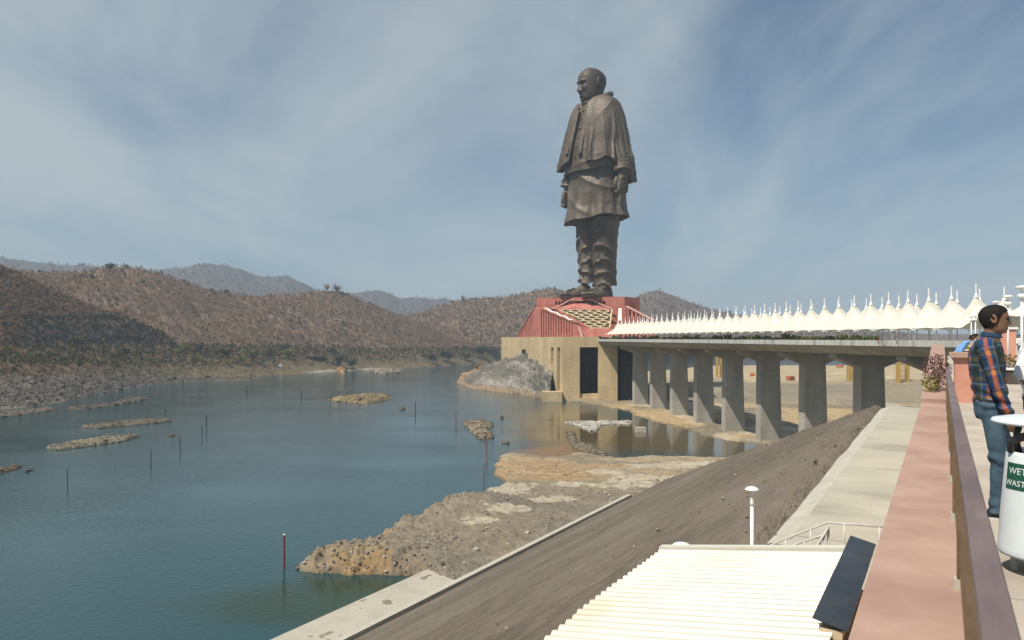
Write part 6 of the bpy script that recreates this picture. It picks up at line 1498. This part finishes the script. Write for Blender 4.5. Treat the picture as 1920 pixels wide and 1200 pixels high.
    if plaid:
        dA = []
        for sx, (s0_, e0, w0, hd) in zip((1, -1), arms):
            d1, t1, v1 = seg_dist(P, s0_, e0); d2, t2, v2 = seg_dist(P, e0, w0); L1_ = (Vector(e0) - Vector(s0_)).length
            near1 = d1 < d2; dd_ = np.where(near1, d1, d2); along = np.where(near1, t1 * L1_, L1_ + t2 * (Vector(w0) - Vector(e0)).length); vec = np.where(near1[:, None], v1, v2)
            # across: signed offset fore and aft on the sleeve
            ac = vec[:, 1]; dA.append((dd_, along, ac))
        arm_k = np.where(dA[0][0] < dA[1][0], 0, 1); dmin = np.where(arm_k == 0, dA[0][0], dA[1][0]); is_arm = (dmin < .085) & (np.abs(P[:, 0]) > .13)
        al = np.where(arm_k == 0, dA[0][1], dA[1][1]); ac = np.where(arm_k == 0, dA[0][2], dA[1][2])
        angt = np.arctan2(P[:, 0], P[:, 1]) * .155
        U = np.where(is_arm, ac + .005, angt + .03); V = np.where(is_arm, al, P[:, 2] + .02)
        def band(x, per, c0, w_): f = np.abs(((x - c0 + per / 2) % per) - per / 2); return sstep(w_ / 2 + .004, w_ / 2 - .002, f)
        C = np.zeros((len(P), 3)); C[:] = (.016, .050, .135)
        def mx_(c, k): 
            global _C
            return C * (1 - k[:, None]) + np.array(c) * k[:, None]
        C = mx_((.030, .045, .035), .85 * band(U, .15, .075, .06)); C = mx_((.09, .08, .045), .65 * band(V, .155, .06, .035)); C = mx_((.02, .035, .03), .6 * band(V, .155, .12, .04))
        C = mx_((.34, .095, .055), np.where(is_arm, .9, .55) * band(U, .15, .0, np.where(is_arm, .026, .018))); C = mx_((.50, .17, .06), band(U, .15, .0, .027) * band(V, .155, .06, .035))
        C = mx_((.35, .37, .4), .35 * band(V, .155, .02, .006)); C = mx_((.35, .37, .4), .25 * band(U, .15, .047, .006))
        at = me.color_attributes.new('tint', 'FLOAT_COLOR', 'POINT'); c4 = np.ones((len(P), 4), np.float32); c4[:, :3] = C; at.data.foreach_set('color', c4.reshape(-1))
    bend(me)
    if detail:
        col_ = MB(); col_.grid(np.array([[(math.sin(t) * .075 * k_, math.cos(t) * .070 * k_ + .008, 1.462 + .032 * j_ - .012 * math.cos(t)) for t in np.linspace(.25, 2 * math.pi - .25, 30)] for j_, k_ in ((0, 1.12), (1, .98), (1.05, .9), (0, .95))])); co = col_.build('collar', cloth('collar_cloth', (.02, .045, .085), (.03, .06, .11)) if plaid else shirt, p, True); bend(co.data)
    # trousers
    tr_ = MB(); rings(tr_, [(.80, .155, .10, .0), (.86, .172, .118, .0), (.93, .170, .12, .0), (tuck + .045, .160, .112, .0)])
    for hp, kn, an in legs:
        tr_.tube(smooth_path([Vector(hp) + Vector((0, 0, .02)), hp, kn, Vector(an) - Vector((0, 0, .02))], 28), [.094] * 8 + [.090, .086, .083, .08, .077, .075, .074, .073, .072, .071, .069, .067, .066, .065, .065, .066, .067, .068, .069, .070], 18)
    to = remesh(tr_, 'trousers', vox, 2, trousers, p); me = to.data; P = np.array([v.co[:] for v in me.vertices]); NN = np.array([v.normal[:] for v in me.vertices])
    k = .008 * np.sin(P[:, 2] * 55 + 2.5 * fbm(P[:, 1] * 20, P[:, 2] * 9, 821, 3)) * (sstep(.62, .5, P[:, 2]) * sstep(.36, .46, P[:, 2]) + sstep(.25, .08, P[:, 2]) + .5 * sstep(.8, .88, P[:, 2])) + .005 * fbm(P[:, 0] * 22, P[:, 2] * 12, 822, 3)
    me.vertices.foreach_set('co', (P + NN * k[:, None]).reshape(-1).astype(np.float32))
    if detail:
        be = MB(); be.grid(np.array([[(math.sin(t) * (.168 + o_), math.cos(t) * (.119 + o_), z_) for t in np.linspace(0, 2 * math.pi, 40, endpoint=False)] for z_, o_ in ((tuck - .005, .0), (tuck - .002, .006), (tuck + .035, .004), (tuck + .037, -.002))]), wrap=True); be.build('belt', BLK, p, True)
    for hp, kn, an in legs:
        s_ = MB(); ax, ay = an[0], an[1]; Pz = []
        for y_, w_, h_ in [(-.085, .02, .05), (-.075, .034, .09), (-.04, .04, .105), (.02, .042, .10), (.07, .046, .075), (.12, .047, .06), (.16, .04, .048), (.185, .02, .035)]:
            Pz.append([(ax + math.cos(t) * w_, ay + y_, .022 + max(0, math.sin(t)) ** .8 * (h_ - .02)) for t in np.linspace(0, 2 * math.pi, 20, endpoint=False)])
        s_.closed(np.array(Pz)); so_ = s_.build('shoe', SHOE, p, True)
        s_ = MB(); s_.prism([(ax + x, ay + y) for x, y in [(-.03, -.09), (.03, -.09), (.043, -.04), (.045, .05), (.05, .12), (.042, .165), (.018, .193), (-.018, .193), (-.042, .165), (-.05, .12), (-.045, .05), (-.043, -.04)]], .002, .024); s_.build('sole', SOLE, so_)
    if hair:
        hm = MB(); add_head(hm, head_mesh(hair_shell=True)); ho = hm.build('hair', HAIR, p, True); bend(ho.data)
    if glasses:
        gm = MB()
        for sx in (-1, 1):
            Pn = []
            for t in np.linspace(0, 2 * math.pi, 18, endpoint=False): Pn.append(tuple(rt @ (Vector((sx * (3.6 + 2.3 * math.cos(t)), 11.6 - .09 * (3.6 + 2.3 * math.cos(t)) ** 2 * .5, .7 + 1.75 * math.sin(t))) * hs) + hc))
            gm.extr([Vector(a) for a in Pn], rt @ Vector((0, .002, 0)))
            gm.tube([rt @ (Vector((sx * 5.9, 10.0, 1.2)) * hs) + hc, rt @ (Vector((sx * 9.0, 4.0, 1.3)) * hs) + hc, rt @ (Vector((sx * 9.6, -1.5, .9)) * hs) + hc], .0012, 6)
        go_ = gm.build('sunglasses', SUNG, p); bend(go_.data)
    return p
GP = GT - math.pi / 2                              # facing away from the railing
hang = [((.195, -.05, 1.385), (.245, .02, 1.08), (.215, .10, .845), (.20, .15, .70)), ((-.195, -.03, 1.385), (-.25, -.02, 1.10), (-.235, .10, .87), (-.22, .14, .72))]
man = person('man in blue and orange plaid shirt and jeans leaning on the railing', tr(.345, 7.2, FLZ + .008), GP + .05, hang, PLAID, DENIM, .011, 0, 0, [((.095, .0, .90), (.10, .05, .49), (.10, .05, .075)), ((-.095, .0, .90), (-.10, .13, .49), (-.11, .17, .075))], True, True)
bent = [((.195, -.04, 1.385), (.26, -.15, 1.11), (.20, .10, 1.04), (.10, .20, 1.02)), ((-.195, -.03, 1.385), (-.26, -.10, 1.11), (-.2, .12, 1.06), (-.1, .22, 1.03))]
WSH = cloth('white_shirt', (.66, .68, .72), (.76, .78, .82)); GREYT = cloth('grey_trousers', (.10, .10, .11), (.15, .15, .16))
q = dp(1949, 800, 6.4); person('man in a white shirt cut by the right edge of the picture', (q.x, q.y, FLZ + .008), GP - .1, bent, WSH, GREYT, .013)
LBS = cloth('light_blue_shirt', (.16, .32, .60), (.22, .40, .70))
q = dp(1792, 700, 22.4); person('man in light blue shirt bending over the pink parapet', (q.x, q.y, FLZ + .004), GP, hang, LBS, GREYT, .02, .65, detail=False, scale=1.02)
for k, (px, Yd, rz, c, lb) in enumerate([
        (1892, 52, 2.5, ((.50, .42, .30), (.58, .50, .38)), 'far visitor in beige clothes behind the tall lamp post'), (1913, 47, 3.3, ((.6, .6, .6), (.7, .7, .7)), 'far visitor in pale shirt near the right picture edge'), (1886, 60, 2.0, ((.05, .05, .06), (.08, .08, .09)), 'far visitor in dark clothes beside the beige one'),
        (1647, 216, .5, ((.45, .04, .05), (.55, .07, .07)), 'tiny far figure in red on the bridge edge'), (1682, 208, .8, ((.6, .6, .62), (.7, .7, .7)), 'tiny far figure in white on the bridge edge'), (1654, 214, 1.2, ((.08, .12, .09), (.12, .16, .12)), 'tiny far figure in dark green beside the red one')]):
    q = dp(px, 640, Yd); zf_ = FLZ if Yd < 100 else 43.45
    person(lb, (q.x, q.y, zf_ + .002), rz, hang, cloth('visitor_cloth_%d' % k, *c), GREYT, .035, detail=False, group='far visitors')
# ------------------------------------------------------------------ haze over the whole valley
def haze():
    m = bpy.data.materials.new('valley_haze'); m.use_nodes = True
    N = m.node_tree.nodes; L = m.node_tree.links
    N.remove(N['Principled BSDF'])
    v = N.new('ShaderNodeVolumePrincipled'); v.inputs['Color'].default_value = (0.70, 0.83, 1.0, 1)
    v.inputs['Density'].default_value = 0.00013; v.inputs['Anisotropy'].default_value = 0.0
    L.new(v.outputs[0], N['Material Output'].inputs['Volume'])
    o = MB().box(-9500, 9500, -80, 11500, -8, 560).build('haze', m); tag(o, kind='stuff')
    return o
haze()
